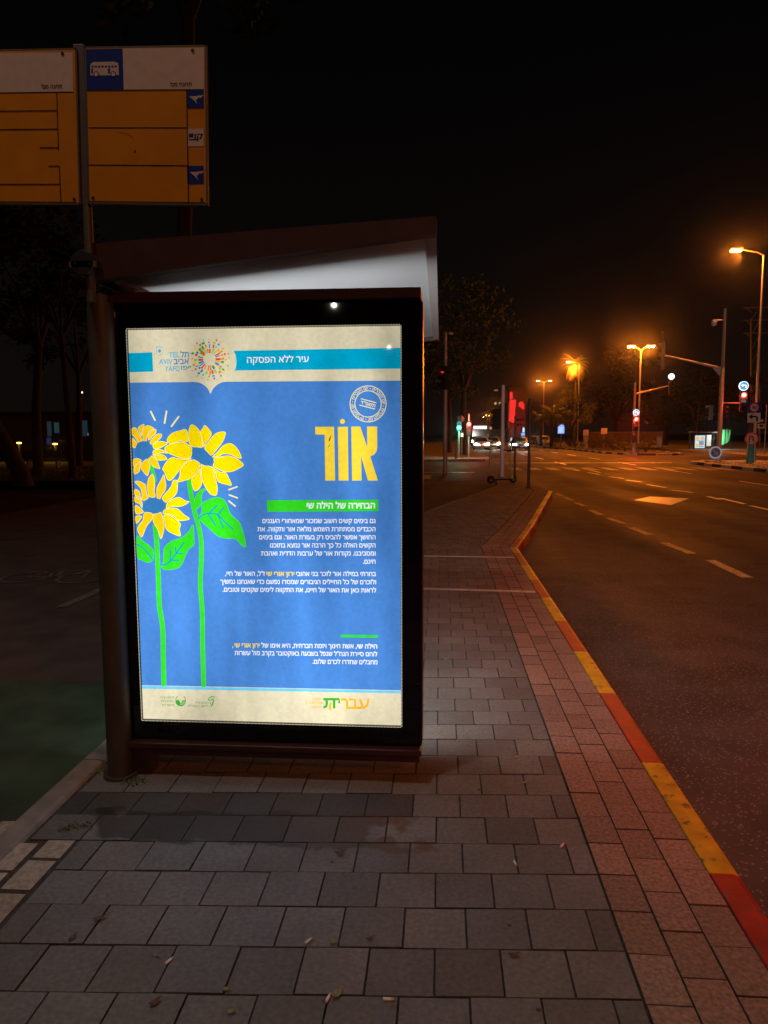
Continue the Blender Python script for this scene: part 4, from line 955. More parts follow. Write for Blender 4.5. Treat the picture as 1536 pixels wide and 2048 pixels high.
b = MB(); b.box(-0.16, 0.16, -0.24, -0.18, 0.9, 1.5, DARKM, 0.02); b.build('control_box', t)
# far left pair, green and red
def simple_signal(px_, Y, gz, lensy, lit, litm, label, power, col):
    p = A(px_, lensy, Y); t = thing('traffic_signal', (p.x, Y, gz), label, 'traffic signal', 'traffic signals at the junction')
    b = MB(); b.tube([(0, 0.12, 0), (0, 0.12, p.z-gz+0.7)], 0.06, POLEM, 10); b.build('pole', t)
    head(t, (0, 0, p.z-gz-0.31*(1-lit)), lit, litm, 0.32, 1.0)
    lamp('signal_glow', 'POINT', (p.x, Y-0.45, p.z), power, col, 0.1); return t
simple_signal(918, 50, 0.0, 855, 2, SIGG, 'far signal showing green, left of the red one', 160, (0.05, 1, 0.6))
simple_signal(938, 50.5, 0.0, 848, 0, SIGR, 'far signal showing red, beside the green one across the side street', 260, (1, 0.04, 0.03))
t = thing('road_sign', (A(923, 838, 51.5).x, 51.5, 0), 'plain round sign on a post between the green and red signals', 'road sign')
b = MB(); b.tube([(0, 0, 0), (0, 0, 2.9)], 0.03, POLEM, 8); b.build('pole', t)
b = MB(); b.disc((0, -0.04, A(923, 838, 51.5).z), (0, -1, 0), 0.2, mat('sign_back', (0.40, 0.32, 0.32, 1), 0.5), 20, 0.01); b.build('sign_plate', t)
# near tall pole left of the junction with a side-on red head and camera arm
p = A(890, 942, 31.5); t = thing('traffic_signal', (p.x, 31.5, RZ), 'tall slim pole at the side street with a side-on signal head and small top camera', 'traffic signal', 'traffic signals at the junction')
zt_ = A(894, 665, 31.5).z-RZ; b = MB(); b.tube([(0, 0, 0), (0, 0, zt_)], [0.10, 0.055], POLEM, 12); b.build('pole', t)
b = MB(); b.tube([(0, 0, zt_-0.05), (0.22, -0.1, zt_-0.02)], 0.025, POLEM, 8); b.box(0.12, 0.32, -0.16, -0.04, zt_-0.09, zt_-0.01, GREYM, 0.015); b.build('camera', t)
head(t, (-0.12, 0, A(887, 741, 31.5).z-RZ-0.31), 0, glow('signal_red_dim', (1, 0.05, 0.04, 1), 0.7), 0.3, 1.0, face=(-0.8, -0.6))
# mast with heads seen from behind, right of the shelter
p = A(1004, 948, 29.5); t = thing('traffic_signal', (p.x, 29.5, RZ), 'pale mast by the crossing with black signal heads seen from behind', 'traffic signal', 'traffic signals at the junction')
zt_ = A(1007, 770, 29.5).z-RZ; b = MB(); b.tube([(0, 0, 0), (0, 0, zt_)], [0.095, 0.07], mat('pale_mast', (0.62, 0.54, 0.50, 1), 0.5, 0.2), 12); b.build('pole', t)
head(t, (0.09, 0.18, A(1010, 832, 29.5).z-RZ), None, None, 0.34, 1.0, face=(0.3, 1)); head(t, (-0.26, 0.1, A(1000, 838, 29.5).z-RZ), None, None, 0.3, 0.8, face=(-0.5, 1))
b = MB(); b.tube([(0, 0, zt_-0.22), (-0.24, -0.05, zt_-0.20)], 0.02, DARKM, 8); b.box(-0.36, -0.2, -0.12, 0.02, zt_-0.25, zt_-0.17, GREYM, 0.01); b.build('camera', t)
# plain posts
def post(px_, Y, gz, topy, r_, label, m=DARKM):
    p = A(px_, topy, Y); t = thing('metal_post', (p.x, Y, gz), label, 'post', 'plain posts at the kerb corner')
    b = MB(); b.tube([(0, 0, 0), (0, 0, p.z-gz)], r_, m, 12); b.tube([(0, 0, p.z-gz), (0, 0, p.z-gz+0.015)], [r_*1.08, r_*0.6], m, 12); b.tube([(0, 0, 0), (0, 0, 0.02)], r_*1.7, m, 12)
    o = b.build('shaft', t); return t
BP = mat('brown_post', (0.05, 0.035, 0.028, 1), 0.5)
post(1060, 21.7, 0.0, 797, 0.045, 'tall brown post nearest the tip of the red and yellow kerb', BP)
post(1031, 25.0, 0.0, 832, 0.035, 'slim dark post behind the handlebar of the scooter', BP)
post(981, 37.5, 0.0, 885, 0.05, 'low pale bollard post left of the mast across the street', GREYM)
post(912, 48.2, 0.0, 880, 0.06, 'short pale post under the green signal', GREYM)
t = thing('pedestrian_signal', (A(924, 870, 49).x, 49.0, 0), 'small white-lit pedestrian signal on a short post below the round sign', 'pedestrian signal')
b = MB(); b.tube([(0, 0.1, 0), (0, 0.1, 1.75)], 0.04, POLEM, 8); b.build('pole', t)
z_ = A(924, 870, 49).z; b = MB(); b.box(-0.13, 0.13, 0, 0.1, z_-0.2, z_+0.2, DARKM, 0.02); hb = b.build('housing', t)
b = MB(); b.box(-0.085, 0.085, -0.01, 0.0, z_-0.12, z_+0.13, glow('lit_warm', (1, 0.85, 0.65, 1), 1.3)); b.build('lens', hb)
# sign post on the island
bx_, by_ = A(1500, 928, 39.0).x, 39.0
t = thing('sign_post', (bx_, by_, 0.02), 'post in a teal bollard with 30, left arrow and no U-turn signs', 'road sign')
TEAL = mat('teal_bollard', (0.07, 0.24, 0.21, 1), 0.6)
b = MB(); b.tube([(0, 0, 0), (0, 0, 0.95), (0, 0, 0.98)], [0.19, 0.17, 0.1], TEAL, 18); b.build('bollard', t)
b = MB(); b.tube([(0, 0, 0.97), (0, 0, 3.4)], 0.035, DARKM, 10); b.build('pole', t)
def spt(x, y): v = A(x, y, by_)-Vector((bx_, by_, 0.02)); return v.x, v.z
b = MB(); x0, z1_ = spt(1494, 805); x1, z0_ = spt(1520, 825); b.box(x0, x1, -0.08, -0.06, z0_, z1_, BLUES); cx, cz = (x0+x1)/2, (z0_+z1_)/2
b.disc((cx, -0.084, cz), (0, -1, 0), 0.22, REDS, 24); b.disc((cx, -0.088, cz), (0, -1, 0), 0.175, WHITES, 24)
place_text(b, '30', (cx+0.125, cz), (cx-0.125, cz), 0.17, lambda p: (p[0], -0.092, cz-(p[1]-cz)-0.085), BLACKS, 0.03); b.build('speed_sign', t)
b = MB(); x0, z1_ = spt(1494, 826); x1, z0_ = spt(1519, 845); b.box(x0, x1, -0.08, -0.06, z0_, z1_, WHITES); flat_arrow(b, ((x0+x1)/2-0.02, (z0_+z1_)/2), 0.5, BLACKS, -0.084, LEFT_ARROW); b.build('arrow_sign', t)
b = MB(); cx, cz = spt(1502, 878); b.disc((cx, -0.08, cz), (0, -1, 0), 0.34, REDS, 30, 0.02); b.disc((cx, -0.084, cz), (0, -1, 0), 0.265, WHITES, 30)
ua = [(-0.14, -0.16)]+[(-0.02+0.1*math.cos(R(180-a)), 0.05+0.11*math.sin(R(180-a))) for a in range(0, 181, 30)]+[(0.08, -0.04)]
for k, (p, q) in enumerate(zip([(-0.12, -0.17), (-0.12, 0.05), (-0.07, 0.14), (0.03, 0.14), (0.08, 0.05)], [(-0.12, 0.05), (-0.07, 0.14), (0.03, 0.14), (0.08, 0.05), (0.08, -0.06)])):
    bp = band([p, q], 0.06); b.add([(cx+u_, -0.0875-0.0008*k, cz+v_) for u_, v_ in bp], [tuple(range(len(bp)))], BLACKS)
b.add([(cx+u_, -0.092, cz+v_) for u_, v_ in [(0.0, -0.05), (0.16, -0.05), (0.08, -0.15)]], [(0, 1, 2)], BLACKS)
bp = band([(-0.19, 0.19), (0.19, -0.19)], 0.05, False); b.add([(cx+u_, -0.095, cz+v_) for u_, v_ in bp], [tuple(range(len(bp)))], REDS); b.build('no_u_turn_sign', t)
# second bus stop sign, across the avenue
p = A(1523, 850, 55); t = thing('bus_stop_sign', (p.x+0.2, 55, 0), 'distant bus stop sign with blue top, orange band and black arrow at right edge', 'bus stop sign')
b = MB(); b.tube([(0.1, 0, 0), (0.1, 0, 3.6)], 0.035, GREYM, 8); b.build('pole', t)
def bpt(x, y): v = A(x, y, 55)-Vector((p.x+0.2, 55, 0)); return v.x, v.z
b = MB(); x0, z1_ = bpt(1515, 835); x1, zb_ = bpt(1529, 848); zc_ = bpt(0, 855)[1]; zd_ = bpt(0, 864)[1]
b.box(x0, x1, -0.06, -0.04, zb_, z1_, BLUES); b.box(x0, x1, -0.06, -0.04, zc_, zb_-0.003, YELS); b.box(x0, x1, -0.06, -0.04, zd_, zc_-0.003, WHITES)
flat_arrow(b, ((x0+x1)/2, (zd_+zc_)/2), 0.3, BLACKS, -0.064, [(-0.5, 0.05), (0.05, 0.5), (0.05, 0.25), (0.5, 0.25), (0.5, -0.25), (0.05, -0.25), (0.05, -0.4)])
b.box(x0+0.1, x1-0.1, -0.066, -0.062, (zb_+z1_)/2-0.06, (zb_+z1_)/2+0.08, WHITES); b.build('sign_plate', t)

# white stones of the island
b = MB(); rg = random.Random(3)
for k in range(260):
    x = rg.uniform(14.5, 19.5); y = rg.uniform(29.5, 42.2)
    if rg.random() < 0.3: x = rg.uniform(14.4, 16)
    b.ball((x, y, 0.03), rg.uniform(0.04, 0.12), GRAV, (1, 1, 0.7), 1, 0.15)
tag(b.build('white_stones'), kind='stuff')

# ------------------------------------------------------------------ electric scooter parked at the kerb corner
t = thing('electric_scooter', (1.95, 23.7, 0.0), 'yellow-green electric scooter with a black deck, parked at the kerb corner', 'scooter', rz=R(28))
LIME = mat('scooter_lime', (0.50, 0.56, 0.05, 1), 0.4)
for x, nm in ((-0.42, 'wheel'), (0.42, 'wheel')):
    b = MB(); b.tube([(x, -0.025, 0.115), (x, 0.025, 0.115)], 0.115, TYRE, 20); w_ = b.build('wheel', t)
    b = MB(); b.tube([(x, -0.028, 0.115), (x, 0.028, 0.115)], 0.06, GREYM, 14); b.build('hub', w_)
    b = MB(); pts = [(x+0.135*math.cos(R(a)), 0, 0.115+0.135*math.sin(R(a))) for a in range(20, 161, 20)]; b.tube(pts, 0.018, DARKM, 6); b.build('mudguard', t)
b = MB(); b.box(-0.36, 0.30, -0.075, 0.075, 0.10, 0.15, DARKM, 0.015); b.build('deck', t)
b = MB(); b.tube([(0.42, 0, 0.13), (0.37, 0, 0.30), (0.24, 0, 1.02)], [0.035, 0.03, 0.022], LIME, 12); b.box(0.28, 0.42, -0.04, 0.04, 0.15, 0.24, LIME, 0.015); b.build('stem', t)
b = MB(); b.tube([(0.22, -0.24, 1.05), (0.235, -0.08, 1.03), (0.235, 0.08, 1.03), (0.22, 0.24, 1.05)], 0.018, DARKM, 8); b.box(0.20, 0.30, -0.05, 0.05, 1.0, 1.07, DARKM, 0.015); b.build('handlebar', t)
b = MB(); b.box(0.27, 0.31, -0.03, 0.03, 0.88, 0.94, mat('headlamp_off', (0.3, 0.3, 0.3, 1), 0.2), 0.01); b.build('headlight', t)

# ------------------------------------------------------------------ cars and the bus on the avenue
HEADL = glow('headlight', (1.0, 0.94, 0.82, 1), 120.0); TAILL = glow('taillight', (1.0, 0.08, 0.03, 1), 3.5)
def car_parts(t, paint, lit=True, tails=False):
    """length along y, nose towards -y"""
    prof = [(-2.15, 0.28), (-2.2, 0.55), (-2.05, 0.78), (-1.1, 0.92), (-0.35, 1.40), (0.9, 1.44), (1.65, 1.02), (2.1, 0.95), (2.18, 0.55), (2.1, 0.28)]
    bm = bmesh.new(); L_ = [bm.verts.new((-0.88, y, z)) for y, z in prof]; R_ = [bm.verts.new((0.88, y, z)) for y, z in prof]
    bm.faces.new(L_); bm.faces.new(R_[::-1]); n = len(prof)
    for i in range(n): bm.faces.new((L_[i], R_[i], R_[(i+1) % n], L_[(i+1) % n])[::-1])
    for v in bm.verts:
        if v.co.z > 1.0: v.co.x *= 0.80
    bmesh.ops.recalc_face_normals(bm, faces=bm.faces[:]); bmesh.ops.bevel(bm, geom=bm.edges[:], offset=0.07, segments=2, affect='EDGES')
    b = MB(); b.bm(bm, paint, True); b.build('body', t)
    b = MB(); b.add([(-0.66, -1.07, 0.955), (0.66, -1.07, 0.955), (0.60, -0.44, 1.365), (-0.60, -0.44, 1.365)], [(0, 1, 2, 3)], GLASSD); b.build('windscreen', t)
    b = MB(); b.add([(-0.62, 1.60, 1.07), (0.62, 1.60, 1.07), (0.58, 1.0, 1.415), (-0.58, 1.0, 1.415)], [(3, 2, 1, 0)], GLASSD); b.build('rear_window', t)
    for s_ in (-1, 1):
        b = MB(); b.add([(s_*0.865, -0.85, 0.98), (s_*0.865, 1.35, 1.02), (s_*0.745, 0.85, 1.36), (s_*0.745, -0.3, 1.36)], [(0, 1, 2, 3)], GLASSD); b.build('side_window', t)
        for y in (-1.35, 1.35):
            b = MB(); b.tube([(s_*0.72, y, 0.31), (s_*0.90, y, 0.31)], 0.31, TYRE, 18); w_ = b.build('wheel', t)
            b = MB(); b.tube([(s_*0.90, y, 0.31), (s_*0.912, y, 0.31)], 0.19, GREYM, 14); b.build('rim', w_)
        b = MB(); b.box(s_*0.66-0.17, s_*0.66+0.17, -2.215, -2.12, 0.58, 0.72, HEADL if lit else GREYM, 0.02); b.build('headlight', t)
        b = MB(); b.box(s_*0.66-0.17, s_*0.66+0.17, 2.08, 2.19, 0.68, 0.82, TAILL if tails else REDS, 0.02); b.build('taillight', t)
CARP = [mat('car_paint_silver', (0.35, 0.34, 0.33, 1), 0.25, 0.5), mat('car_paint_dark', (0.03, 0.03, 0.035, 1), 0.25, 0.2), mat('car_paint_white', (0.6, 0.6, 0.6, 1), 0.3)]
for (px_, Y, paint, lit, tails, rz, label) in (
        (962, 84, 2, True, False, 0, 'leftmost oncoming car with bright headlights, stopped across the junction'),
        (984, 88, 0, True, False, 0, 'oncoming car with glaring headlights under the dark lane of lamps, second from left'),
        (1038, 80, 1, True, False, 0, 'oncoming car alone in the right lane, right of the pale mast'),
        (1068, 112, 1, False, True, 0, 'parked dark car with red tail lights below the red-lit tower'),
        (1086, 108, 0, False, True, 0, 'parked silver car with red tail lights, right of the dark one')):
    p = A(px_, 884, Y); t = thing('car', (p.x, Y, RZ), label, 'car', 'cars waiting or parked beyond the junction', rz); car_parts(t, CARP[paint], lit, tails)
    if lit: lamp('headlight_beam', 'SPOT', (p.x, Y-2.5, 0.55), 110, (1, 0.93, 0.8), 0.15, (p.x, Y-30, -0.4), 50, 0.8)
p = A(960, 862, 108); t = thing('city_bus', (p.x, 108+6, RZ), 'city bus with a lit white destination board behind the oncoming cars', 'bus')
b = MB(); b.box(-1.25, 1.25, -6, 6, 0.35, 3.05, mat('bus_green', (0.10, 0.14, 0.08, 1), 0.4), 0.12); b.build('body', t)
b = MB(); b.box(-1.1, 1.1, -6.03, -5.98, 1.1, 2.45, GLASSD, 0.02); b.build('windscreen', t)
b = MB(); b.box(-0.95, 0.95, -6.05, -6.0, 2.52, 2.95, glow('destination_board', (0.85, 0.92, 0.95, 1), 1.6), 0.01); b.build('destination_board', t)
for s_ in (-1, 1):
    b = MB(); b.box(s_*0.9-0.2, s_*0.9+0.2, -6.05, -5.97, 0.62, 0.85, HEADL, 0.02); b.build('headlight', t)
    for y in (-3.6, 3.2):
        b = MB(); b.tube([(s_*1.0, y, 0.48), (s_*1.27, y, 0.48)], 0.48, TYRE, 18); b.build('wheel', t)
    b = MB(); b.box(s_*1.252-0.004, s_*1.252+0.004, -5.5, 5.6, 1.2, 2.5, GLASSD); b.build('side_window', t)

# ------------------------------------------------------------------ trees
def crown_mesh(b, cx, cy, cz, rx, rz, n_clump, n_leaf, size, m, rg, flat=0.0):
    for c in range(n_clump):
        a = rg.uniform(0, 2*math.pi); ph = math.acos(rg.uniform(-0.75, 1)); k = rg.uniform(0.45, 1.0)**0.6
        ox, oy, oz = cx+rx*k*math.sin(ph)*math.cos(a), cy+rx*k*math.sin(ph)*math.sin(a), cz+rz*k*math.cos(ph)
        cr = rg.uniform(0.18, 0.34)*min(rx, rz*1.3)
        for l in range(n_leaf):
            d = Vector((rg.gauss(0, 1), rg.gauss(0, 1), rg.gauss(0, 0.7))).normalized()*cr*rg.uniform(0.3, 1)
            p = Vector((ox, oy, oz))+d; u = Vector((rg.uniform(-1, 1), rg.uniform(-1, 1), rg.uniform(-0.8, 0.4))).normalized(); w = u.orthogonal().normalized(); s_ = size*rg.uniform(0.6, 1.3)
            b.add([p-u*s_, p+w*s_*0.45, p+u*s_, p-w*s_*0.45], [(0, 1, 2, 3)], m)
def tree(x, y, h, trunk_h, rx, label, seed, trunk_r=0.2, lean=(0, 0), m=None, nc=26, nl=55, size=0.16, base_z=0.0, cat='tree', name='street_tree', group='dark trees round the junction'):
    rg = random.Random(seed); t = thing(name, (x, y, base_z), label, cat, group)
    b = MB(); top = Vector((lean[0], lean[1], trunk_h)); mid = top*0.5+Vector((rg.uniform(-.1, .1), rg.uniform(-.1, .1), 0))
    b.tube([(0, 0, -0.1), (0, 0, 0.25), tuple(mid), tuple(top)], [trunk_r*1.5, trunk_r*1.1, trunk_r*0.9, trunk_r*0.7], BARK, 12)
    rz = (h-trunk_h)/2*1.1; cz = trunk_h+(h-trunk_h)*0.45
    for k in range(6):
        a = 2*math.pi*k/6+rg.uniform(-.3, .3); e = top+Vector((math.cos(a)*rx*0.6, math.sin(a)*rx*0.6, rz*rg.uniform(0.5, 1.1)))
        b.tube([tuple(top*0.97), tuple(top+(e-top)*0.5+Vector((0, 0, 0.15*rz))), tuple(e)], [trunk_r*0.5, trunk_r*0.3, trunk_r*0.12], BARK, 6)
    b.build('trunk', t)
    b = MB(); crown_mesh(b, top.x, top.y, cz, rx, rz, nc, nl, size, m or LEAF, rg); b.build('crown', t); return t
p = A(940, 880, 58); tree(p.x-0.5, 58, 14.5, 5.0, 3.6, 'tall dark tree rising behind the far green and red signals', 1, 0.24, nc=40, size=0.2)
p = A(905, 880, 66); tree(p.x-0.3, 66, 13.0, 4.5, 3.0, 'dark tree left of the tallest one, behind the slim pole with the side-on signal', 2, 0.22, nc=34, size=0.2)
p = A(1140, 885, 100); tree(p.x, 100, 7.4, 2.0, 3.1, 'bushy median tree lit orange from the lamp above, below the lit palm', 3, 0.2, m=LEAF2, nc=34, nl=60, size=0.16)
p = A(1230, 890, 118); tree(p.x, 118, 15.0, 3.5, 6.0, 'large black tree between the lit palm and the median signal', 4, 0.35, nc=46, size=0.28)
p = A(1395, 880, 95); tree(p.x, 95, 10.0, 2.5, 4.6, 'dark tree behind the second bus shelter', 5, 0.3, nc=36, size=0.24)
p = A(1330, 880, 105); tree(p.x, 105, 7.0, 2.0, 4.0, 'low dark tree behind the median signal arm', 6, 0.3, nc=30, size=0.24)
p = A(1500, 880, 92); tree(p.x, 92, 9.0, 2.5, 4.0, 'dark tree at the right edge, behind the pylon', 8, 0.3, nc=30, size=0.24)
p = A(872, 880, 44); tree(p.x-1.0, 44, 9.0, 3.5, 2.8, 'dark street tree half hidden behind the shelter roof edge', 9, 0.2, nc=26, size=0.18)
def palm(x, y, h, label, seed, skirt=False, fr=1.9, base_z=0.0):
    rg = random.Random(seed); t = thing('palm_tree', (x, y, base_z), label, 'palm tree', 'palms on the median')
    b = MB(); b.tube([(0, 0, -0.1), (0, 0, 0.4), (0.05, 0, h*0.6), (0, 0, h)], [0.28, 0.20, 0.16, 0.15], BARK, 12); b.build('trunk', t)
    PM = mat('palm_frond', (0.085, 0.10, 0.035, 1), 0.6, 0, 0.3, 2); PD = mat('palm_dry', (0.26, 0.19, 0.09, 1), 0.8, 0, 0.3, 3)
    b = MB()
    def frond(a, el0, L, m, droop):
        p = Vector((0, 0, h)); d = Vector((math.cos(a)*math.cos(el0), math.sin(a)*math.cos(el0), math.sin(el0))); side = Vector((-math.sin(a), math.cos(a), 0))
        for s_ in range(9):
            q = p+d*L/9; d = (d+Vector((0, 0, -droop))).normalized(); wd = L*0.16*math.sin(math.pi*(s_+0.8)/10)
            for sg in (-1, 1):
                for k in range(3):
                    o_ = p.lerp(q, k/3); e = o_+side*sg*wd*rg.uniform(0.7, 1.2)+d*L*0.05+Vector((0, 0, -wd*0.5)); b.add([o_, o_+d*L*0.03, e], [(0, 1, 2)], m)
            b.add([p-side*0.015, p+side*0.015, q+side*0.012, q-side*0.012], [(0, 1, 2, 3)], m); p = q
    for k in range(24): frond(rg.uniform(0, 6.28), rg.uniform(-0.2, 1.2), fr*rg.uniform(0.85, 1.1), PM, 0.16)
    b.build('crown', t)
    if skirt:
        b = MB()
        for k in range(46): frond(rg.uniform(0, 6.28), rg.uniform(-0.6, 0.15), fr*rg.uniform(0.8, 1.15), PD, 0.42)
        for k in range(420):
            a = rg.uniform(0, 6.28); r_ = rg.uniform(0.25, 1.15); z0_ = h-rg.uniform(0.0, 0.9)-r_*0.25; l = rg.uniform(0.5, 1.5)
            x0_, y0_ = r_*math.cos(a), r_*math.sin(a); b.add([(x0_-0.03, y0_, z0_), (x0_+0.03, y0_+0.02, z0_), (x0_*0.95, y0_*0.95, z0_-l)], [(0, 1, 2)], PD)
        b.build('dry_skirt', t)
    return t
p = A(1152, 735, 106); palm(p.x, 106, 11.3, 'tall palm with a shaggy dry skirt lit orange by the street lamp', 1, True, 2.4)
p = A(1104, 835, 96); palm(p.x, 96, 4.0, 'short dark palm with drooping fronds, left of the bushy median tree', 2, False, 2.6)
p = A(1075, 838, 101); palm(p.x+0.5, 101, 3.6, 'short palm nearest the red-lit tower', 3, False, 2.4)
def shrub(px_, Y, h, r_, label, seed, m=LEAF2):
    p = A(px_, 890, Y); rg = random.Random(seed); t = thing('shrub', (p.x, Y, 0), label, 'shrub', 'shrubs planted along the median')
    b = MB()
    for k in range(7):
        a = rg.uniform(0, 6.28); b.tube([(0, 0, 0), (math.cos(a)*r_*0.5, math.sin(a)*r_*0.5, h*0.7)], [0.03, 0.012], BARK, 5)
    b.build('stem', t)
    b = MB(); crown_mesh(b, 0, 0, h*0.6, r_, h*0.45, 14, 40, 0.10, m, rg); b.build('foliage', t)
for i, (px_, Y, h, r_, lb) in enumerate(((1110, 97, 1.1, 1.3, 'low shrub under the blue lit sign'), (1150, 88, 0.9, 1.4, 'wide low shrub right of the blue lit sign'), (1185, 80, 1.0, 1.3, 'shrub at the foot of the two-line sign'),
                                 (1226, 74, 1.3, 1.4, 'larger shrub right of the walking-figure sign'), (1250, 67, 0.9, 1.0, 'small shrub just left of the median signal'), (1292, 64, 1.0, 0.8, 'spiky shrub right of the median signal'))):
    shrub(px_, Y, h, r_, lb, 20+i)

# ------------------------------------------------------------------ lit and plain signs on the median
p = A(1122, 857, 90); t = thing('advertising_sign', (p.x, 90, 0), 'blue lit advertising sign standing among the median shrubs', 'advertising sign')
b = MB(); b.box(-0.06, 0.06, -0.03, 0.09, 0, p.z-0.6, DARKM); b.build('post', t)
b = MB(); b.box(-0.42, 0.42, -0.02, 0.10, p.z-0.65, p.z+0.55, DARKM, 0.03); fr_ = b.build('frame', t)
b = MB(); LB = glow('lit_blue_sign', (0.16, 0.36, 0.95, 1), 1.3); b.add([(-0.38, -0.025, p.z-0.6), (0.40, -0.025, p.z-0.6), (0.40, -0.025, p.z+0.15), (0.30, -0.025, p.z+0.42), (0.05, -0.025, p.z+0.48), (-0.1, -0.025, p.z+0.40), (-0.36, -0.025, p.z+0.2)], [tuple(range(7))], LB)
for k in range(4): b.box(-0.26, 0.26-0.08*(k % 2), -0.030, -0.027, p.z-0.45+0.17*k, p.z-0.38+0.17*k, glow('lit_white_blue', (0.55, 0.70, 1.0, 1), 1.3))
b.build('face', fr_)
p = A(1172, 865, 80); t = thing('information_sign', (p.x, 80, 0), 'small pale sign with two red lines on a low wide base', 'information sign')
b = MB(); b.box(-0.25, 0.25, 0.0, 0.2, 0, p.z-0.28, CONC); b.build('base', t)
b = MB(); b.box(-0.30, 0.30, -0.02, 0.02, p.z-0.3, p.z+0.3, WHITES, 0.01); b.box(-0.2, 0.2, -0.026, -0.022, p.z+0.05, p.z+0.10, REDS); b.box(-0.2, 0.2, -0.026, -0.022, p.z-0.12, p.z-0.06, REDS); b.build('sign_plate', t)
p = A(1208, 862, 75); t = thing('road_sign', (p.x, 75, 0), 'white square sign with a red walking figure on a thin post', 'road sign')
b = MB(); b.tube([(0, 0, 0), (0, 0, p.z)], 0.03, GREYM, 8); b.build('pole', t)
b = MB(); b.box(-0.30, 0.30, -0.05, -0.03, p.z-0.3, p.z+0.28, WHITES, 0.008); b.disc((0, -0.054, p.z+0.14), (0, -1, 0), 0.055, REDS, 12); b.box(-0.05, 0.05, -0.056, -0.052, p.z-0.05, p.z+0.075, REDS)
for q in ([(-0.045, -0.05), (0.015, -0.05), (-0.08, -0.22), (-0.13, -0.20)], [(-0.015, -0.051), (0.045, -0.05), (0.13, -0.2), (0.08, -0.22)]): b.add([(u_, -0.057, p.z+v_) for u_, v_ in q], [(0, 1, 2, 3)], REDS)
b.build('sign_plate', t)
p = A(1046, 864, 118); t = thing('shop_sign', (p.x, 118, 0), 'small bluish-white lit sign on a pole right of the pale mast', 'shop sign')
b = MB(); b.tube([(0, 0, 0), (0, 0, p.z)], 0.07, DARKM, 8); b.build('pole', t)
b = MB(); b.box(-0.35, 0.35, -0.08, 0.08, p.z-0.7, p.z+0.8, BLUES, 0.02); b.box(-0.08, 0.22, -0.10, -0.085, p.z-0.05, p.z+0.7, glow('lit_pale_blue', (0.5, 0.68, 1, 1), 1.2)); b.box(-0.3, 0.28, -0.10, -0.085, p.z-0.55, p.z-0.15, LB); b.build('face', t)

# ------------------------------------------------------------------ second shelter, wall, cabinet, pylon on the far right
p = A(1400, 900, 78); t = thing('bus_shelter', (p.x+0.6, 78, 0), 'distant bus shelter with lit posters across the avenue', 'bus shelter')
def q78(x, y): v = A(x, y, 78)-Vector((p.x+0.6, 78, 0)); return v.x, v.z
xa, za = q78(1386, 866); xb, zb_ = q78(1424, 898)
b = MB(); b.box(xa-0.2, xb+0.6, -0.7, 1.0, za+0.02, za+0.14, BROWNM, 0.03); b.build('roof', t)
for x in (xa, xb+0.4): b = MB(); b.box(x-0.06, x+0.06, 0.8, 0.92, -0.1, za+0.02, DARKM); b.build('post', t)
b = MB(); x0, z1_ = q78(1386.5, 869); x1, z0_ = q78(1409, 898); b.box(x0, x1, -0.3, -0.12, z0_, z1_, DARKM, 0.02); lb = b.build('light_box', t)
b = MB(); x0, z1_ = q78(1388.5, 871); x1, z0_ = q78(1407, 896); b.box(x0, x1, -0.31, -0.302, z0_, z1_, glow('poster_pale', (0.62, 0.80, 0.80, 1), 1.0))
w_, h_ = x1-x0, z1_-z0_
for (u0, v0, u1, v1, c) in ((0.08, 0.55, 0.42, 0.92, (0.9, 0.65, 0.35, 1)), (0.55, 0.55, 0.92, 0.92, (0.85, 0.6, 0.4, 1)), (0.4, 0.38, 0.9, 0.6, (0.1, 0.45, 0.8, 1)), (0.08, 0.08, 0.35, 0.32, (0.8, 0.75, 0.1, 1)), (0.4, 0.25, 0.9, 0.38, (0.8, 0.15, 0.2, 1)), (0.4, 0.08, 0.9, 0.2, (0.15, 0.55, 0.8, 1))):
    b.box(x0+w_*u0, x0+w_*u1, -0.318, -0.312, z0_+h_*v0, z0_+h_*v1, glow('poster_patch_%d' % int(u0*100+v0*1000), c, 0.8))
b.build('poster', lb)
b = MB(); x0, z1_ = q78(1413.5, 870); x1, z0_ = q78(1421, 892); b.box(x0, x1, -0.1, 0.0, z0_, z1_, glow('poster_side', (0.8, 0.85, 0.78, 1), 0.8)); b.build('side_poster', t)
lamp('shelter_light', 'POINT', (p.x+1.5, 77.0, za-0.4), 160, (0.9, 1.0, 0.9), 0.3)
x0, z1_ = q78(1434, 859); x1, z0_ = q78(1458, 896); t2 = thing('hoarding_net', (p.x+0.6+x0, 77.6, 0), 'green cloth net draped on a frame beside the distant bus shelter', 'cloth net')
b = MB(); gm = mat('green_net', (0.03, 0.30, 0.10, 1), 0.7); n = 12; W = x1-x0
top = [(W*k/n, 0.10*math.sin(k*1.7), z1_-0.05*math.sin(k*1.3)) for k in range(n+1)]; bot = [(W*k/n*(1.0 if k < 9 else 1-0.05*(k-8)), 0.14*math.sin(k*1.9+1), z0_+0.1+0.05*k) for k in range(n+1)]
for k in range(n): b.add([bot[k], bot[k+1], top[k+1], top[k]], [(0, 1, 2, 3)], gm, True)
b.build('cloth', t2)
b = MB(); b.tube([(0, 0.1, 0), (0, 0.1, z1_+0.05), (W, 0.1, z1_+0.05), (W, 0.1, 0)], 0.03, DARKM, 6); b.build('frame', t2)
p = A(1297, 890, 88); t = thing('garden_wall', (p.x, 88, 0), 'brown wall behind the median signal', 'wall')
b = MB(); b.box(-6.8, 1.6, 0, 0.3, -0.1, 1.75, mat('brown_wall', (0.16, 0.075, 0.04, 1), 0.9, 0, 0.3, 2)); b.build('wall', t)
